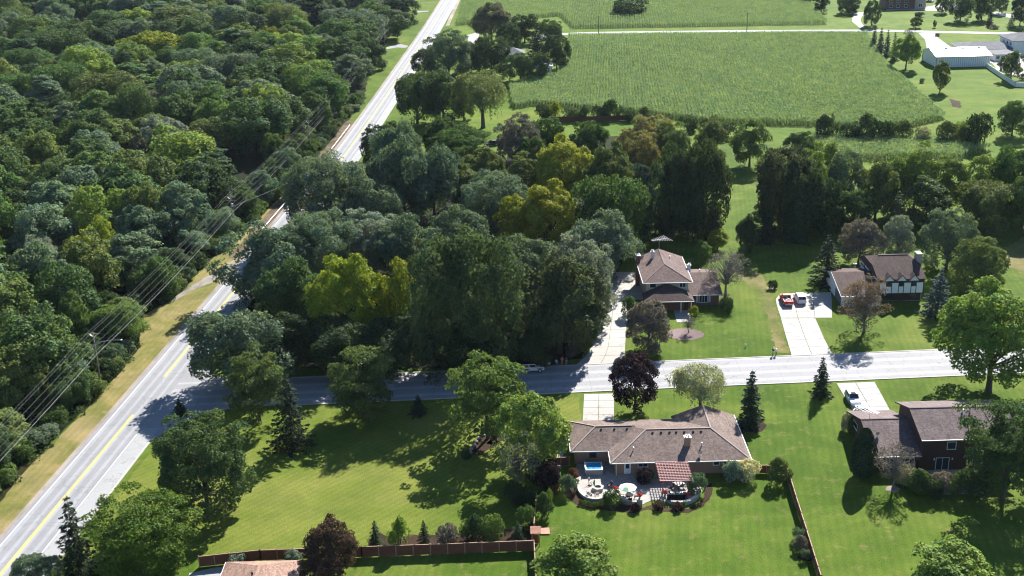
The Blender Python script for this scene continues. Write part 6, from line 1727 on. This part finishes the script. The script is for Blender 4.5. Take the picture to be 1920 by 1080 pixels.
def chair(label, p, rz, mat, seatm, group):
    t = thing('patio_chair', label, 'chair', (p.x, p.y, 0.06), rz, group)
    MB().box(-0.28,0.28,-0.28,0.28,0.38,0.46).build('seat', seatm, t, bevel=0.02)
    MB().bar((0,-0.30,0.46),(0,-0.42,1.0),0.56,0.06).build('backrest', seatm, t)
    for x in (-0.27,0.27):
        for y in (-0.25,0.25): MB().box(x-0.025,x+0.025,y-0.025,y+0.025,0,0.378).build('leg', mat, t)
        MB().box(x-0.035,x+0.035,-0.28,0.28,0.62,0.66).build('armrest', mat, t)
    return t
BRN = plain('wicker_brown', (0.07,0.04,0.03), 0.7); CREAMC = cl('cream',(0.5,0.46,0.38))
for x, y, rz, s in ((1108,908,-2.2,'patio chair with pale cushion upper left of fire pit'),(1105,931,-0.6,'patio chair lower left of fire pit in sun'),(1119,932,0.2,'patio chair directly below the fire pit'),(1143,914,1.9,'dark patio chair right of the fire pit')):
    chair(s, G(x, y), rz, BRN, CREAMC if x < 1140 else BRN, 'chairs round the fire pit')
q = G(1180, 936)
tb = thing('patio_table', 'round dark table under the pale parasol', 'table', (q.x, q.y, 0.06))
MB().lathe([(0.62,0.68),(0.65,0.70),(0.65,0.73),(0.6,0.74)], n=20).build('table_top', BLACK, tb)
for k in range(4): MB().bar((0.1*math.cos(k*1.57),0.1*math.sin(k*1.57),0.68),(0.4*math.cos(k*1.57),0.4*math.sin(k*1.57),0),0.04,0.04).build('leg', BLACK, tb)
for k, s in enumerate(('left','far','right','near')):
    a = math.pi-k*math.pi/2
    chair('black chair on the %s side of parasol table' % s, q+Vector((1.05*math.cos(a),1.05*math.sin(a),0)), a+math.pi/2, BLACK, BLACK, 'chairs at the parasol table')
GRN = cl('leafgreen',(0.06,0.32,0.08))
for a, b, s in ((G(1192,896),G(1207,906.5),'left'),(G(1230,895),G(1216,906.5),'right')):
    d = (b-a).normalized(); mid = (a+b)/2
    t = thing('sun_lounger', '%s green cushioned lounger in front of round dark bush' % s, 'lounger', (mid.x, mid.y, 0.06), math.atan2(d.y, d.x), 'pair of green loungers')
    MB().box(-0.3,1.0,-0.32,0.32,0.30,0.40).build('cushion', GRN, t, bevel=0.03)
    MB().bar((-0.3,0,0.36),(-0.95,0,0.80),0.64,0.09).build('backrest', GRN, t)
    for x in (-0.5,0.85):
        for y in (-0.27,0.27): MB().box(x-0.03,x+0.03,y-0.03,y+0.03,0,0.30).build('leg', BLACK, t)
# pergola
pg = thing('pergola', 'red cedar pergola with lattice of slats against ranch house', 'pergola', (0,0,0))
for x, y in ((22.8,173.9),(27.0,173.9),(22.8,168.5),(26.8,168.5)): MB().box(x-0.09,x+0.09,y-0.09,y+0.09,0.06,2.4).build('post', CEDAR, pg)
for y in (173.9,168.5): MB().box(22.3,27.4,y-0.06,y+0.06,2.403,2.55).build('beam', CEDAR, pg)
PINK = plain('cedar_pale', (0.60,0.36,0.32), 0.75, var=0.2, scale=3)
for k in range(12): x = 22.45+k*0.435; MB().box(x-0.04,x+0.04,168.0,174.3,2.553,2.68).build('rafter', plain('cedar_red', (0.34,0.09,0.075), 0.75, var=0.2, scale=3), pg)
for k in range(13): y = 168.1+k*0.505; MB().box(22.25,27.5,y-0.035,y+0.035,2.683,2.74).build('slat', PINK, pg)
# hot tub
ht = thing('hot_tub', 'square hot tub with bright blue water against ranch house', 'hot tub', (12.6,176.5,0.06), 0.0)
ht.scale = (1.15, 1.15, 1.05)
MB().prism([(-1.15,-1.1),(1.15,-1.1),(1.15,1.1),(-1.15,1.1)],0,0.80).build('cabinet', plain('tub_grey',(0.30,0.28,0.28),0.6), ht)
sh_ = MB()
for x0,x1,y0,y1 in ((-1.2,1.2,-1.15,-0.95),(-1.2,1.2,1.0,1.15),(-1.2,-1.02,-0.95,1.0),(1.02,1.2,-0.95,1.0)): sh_.box(x0,x1,y0,y1,0.803,0.92)
sh_.build('rim', WHITE, ht)
wm, wnt, wb = nodes_of('tub_water'); MATS['tub_water'] = wm
wb.inputs['Roughness'].default_value = 0.05
wr_ = ramp(wnt, noise(wnt, wnt.nodes.new('ShaderNodeTexCoord').outputs['Object'], 3.0, 3), [(0.35,(0.02,0.17,0.38)),(0.65,(0.07,0.38,0.62))]); wnt.links.new(wr_.outputs[0], wb.inputs['Base Color'])
MB().box(-1.017,1.017,-0.947,0.997,0.803,0.89).build('water', wm, ht)
MB().box(-1.32,-1.21,-1.0,1.1,0.3,1.15).build('cover_lift', WHITE, ht)
# outdoor bar set, dining set under pergola, urns
q = G(1268, 936)
sf = thing('outdoor_bar', 'black outdoor bar counter below the pergola', 'counter', (q.x, q.y, 0.06))
MB().box(-1.4,1.4,-0.35,0.35,0,0.95).build('cabinet', BLACK, sf); MB().box(-1.5,1.5,-0.42,0.42,0.953,1.0).build('counter_top', plain('granite',(0.03,0.03,0.035),0.25), sf)
for k in range(3): MB().box(-0.9+k*0.75,-0.5+k*0.75,-0.1,0.2,1.003,1.12).build('tray', METAL if k != 1 else GRN, sf)
q = G(1263, 914)
tb = thing('dining_table', 'pale square table in shade under the pergola', 'table', (q.x+0.8, q.y, 0.06), 0.6)
MB().box(-0.7,0.7,-0.7,0.7,0.7,0.75).build('table_top', plain('table_grey',(0.36,0.32,0.29),0.6), tb)
for x in (-0.6,0.6):
    for y in (-0.6,0.6): MB().box(x-0.04,x+0.04,y-0.04,y+0.04,0,0.698).build('leg', BLACK, tb)
for x, y, rz, s in ((1240,905,1.2,'chair at left post of pergola'),(1256,920,0.3,'dark chair in front of pergola table'),(1284,916,-1.4,'dark chair at right of pergola table')):
    chair(s, G(x, y), rz, BRN, BRN, 'chairs under the pergola')
def urn(label, p, z):
    t = thing('flower_urn', label, 'planter', (p.x, p.y, z))
    MB().lathe([(0.16,0),(0.2,0.06),(0.1,0.14),(0.3,0.42),(0.34,0.5),(0.3,0.52)], n=14).build('urn', STONE, t)
    rng = np.random.default_rng(int(p.x*10)); e = sphere_dirs(160, rng); e[:,2] = np.abs(e[:,2])
    V, Q = merge_quads([leaf_quads(np.array([0,0,0.55])+e*0.36, unit(e+rng.normal(size=(160,3))*0.4), 0.16, rng)])
    o = link('flowers', np_mesh('flowers', V, Q, LEAF), t); o.color = (0.75,0.03,0.02,1)
    return t
q = G(1199, 950)
pi = thing('stone_pillar', 'square stone pillar carrying a red flower urn', 'pillar', (q.x, q.y, 0))
MB().box(-0.4,0.4,-0.4,0.4,0,1.35).build('shaft', STONE, pi); MB().box(-0.47,0.47,-0.47,0.47,1.353,1.43).build('capstone', CURB, pi)
urn('urn of red flowers on the square stone pillar', q, 1.435)
urn('urn of red flowers at right front of pergola', G(1289,935), 0.06)
urn('low pot of red flowers left of pale parasol', G(1154,922), 0.06)
urn('pot of red flowers left of pergola front post', G(1247,930), 0.06)
q = G(1603, 500)
t = thing('white_table', 'small white round table beside furled red parasol', 'table', (q.x, q.y, 0))
MB().lathe([(0.5,0.7),(0.55,0.72),(0.5,0.75)], n=16).build('table_top', WHITE, t); MB().lathe([(0.3,0),(0.06,0.1),(0.05,0.698)], n=10).build('pedestal', WHITE, t)
sheet('side_path', px((1040,862),(1052,838),(1058,842),(1055,862),(1052,880),(1042,880)), 0.05, CONCRETE)

# ================================================================== the air: a thin even haze round everything
hz = MB().box(-2600, 2600, -400, 3300, -1.0, 106.0).build('haze', plain('haze_shell', (1, 1, 1)))
hm = bpy.data.materials.new('haze_air'); hm.use_nodes = True
hn = hm.node_tree; hn.nodes.remove(hn.nodes['Principled BSDF'])
pv = hn.nodes.new('ShaderNodeVolumePrincipled')
pv.inputs['Color'].default_value = (0.74, 0.86, 1.0, 1); pv.inputs['Density'].default_value = 0.000022; pv.inputs['Anisotropy'].default_value = 0.2
hn.links.new(pv.outputs[0], hn.nodes['Material Output'].inputs['Volume'])
hz.data.materials.clear(); hz.data.materials.append(hm)
tag(hz, 'thin pale daylight haze filling the air over the whole scene', 'haze', kind='stuff')
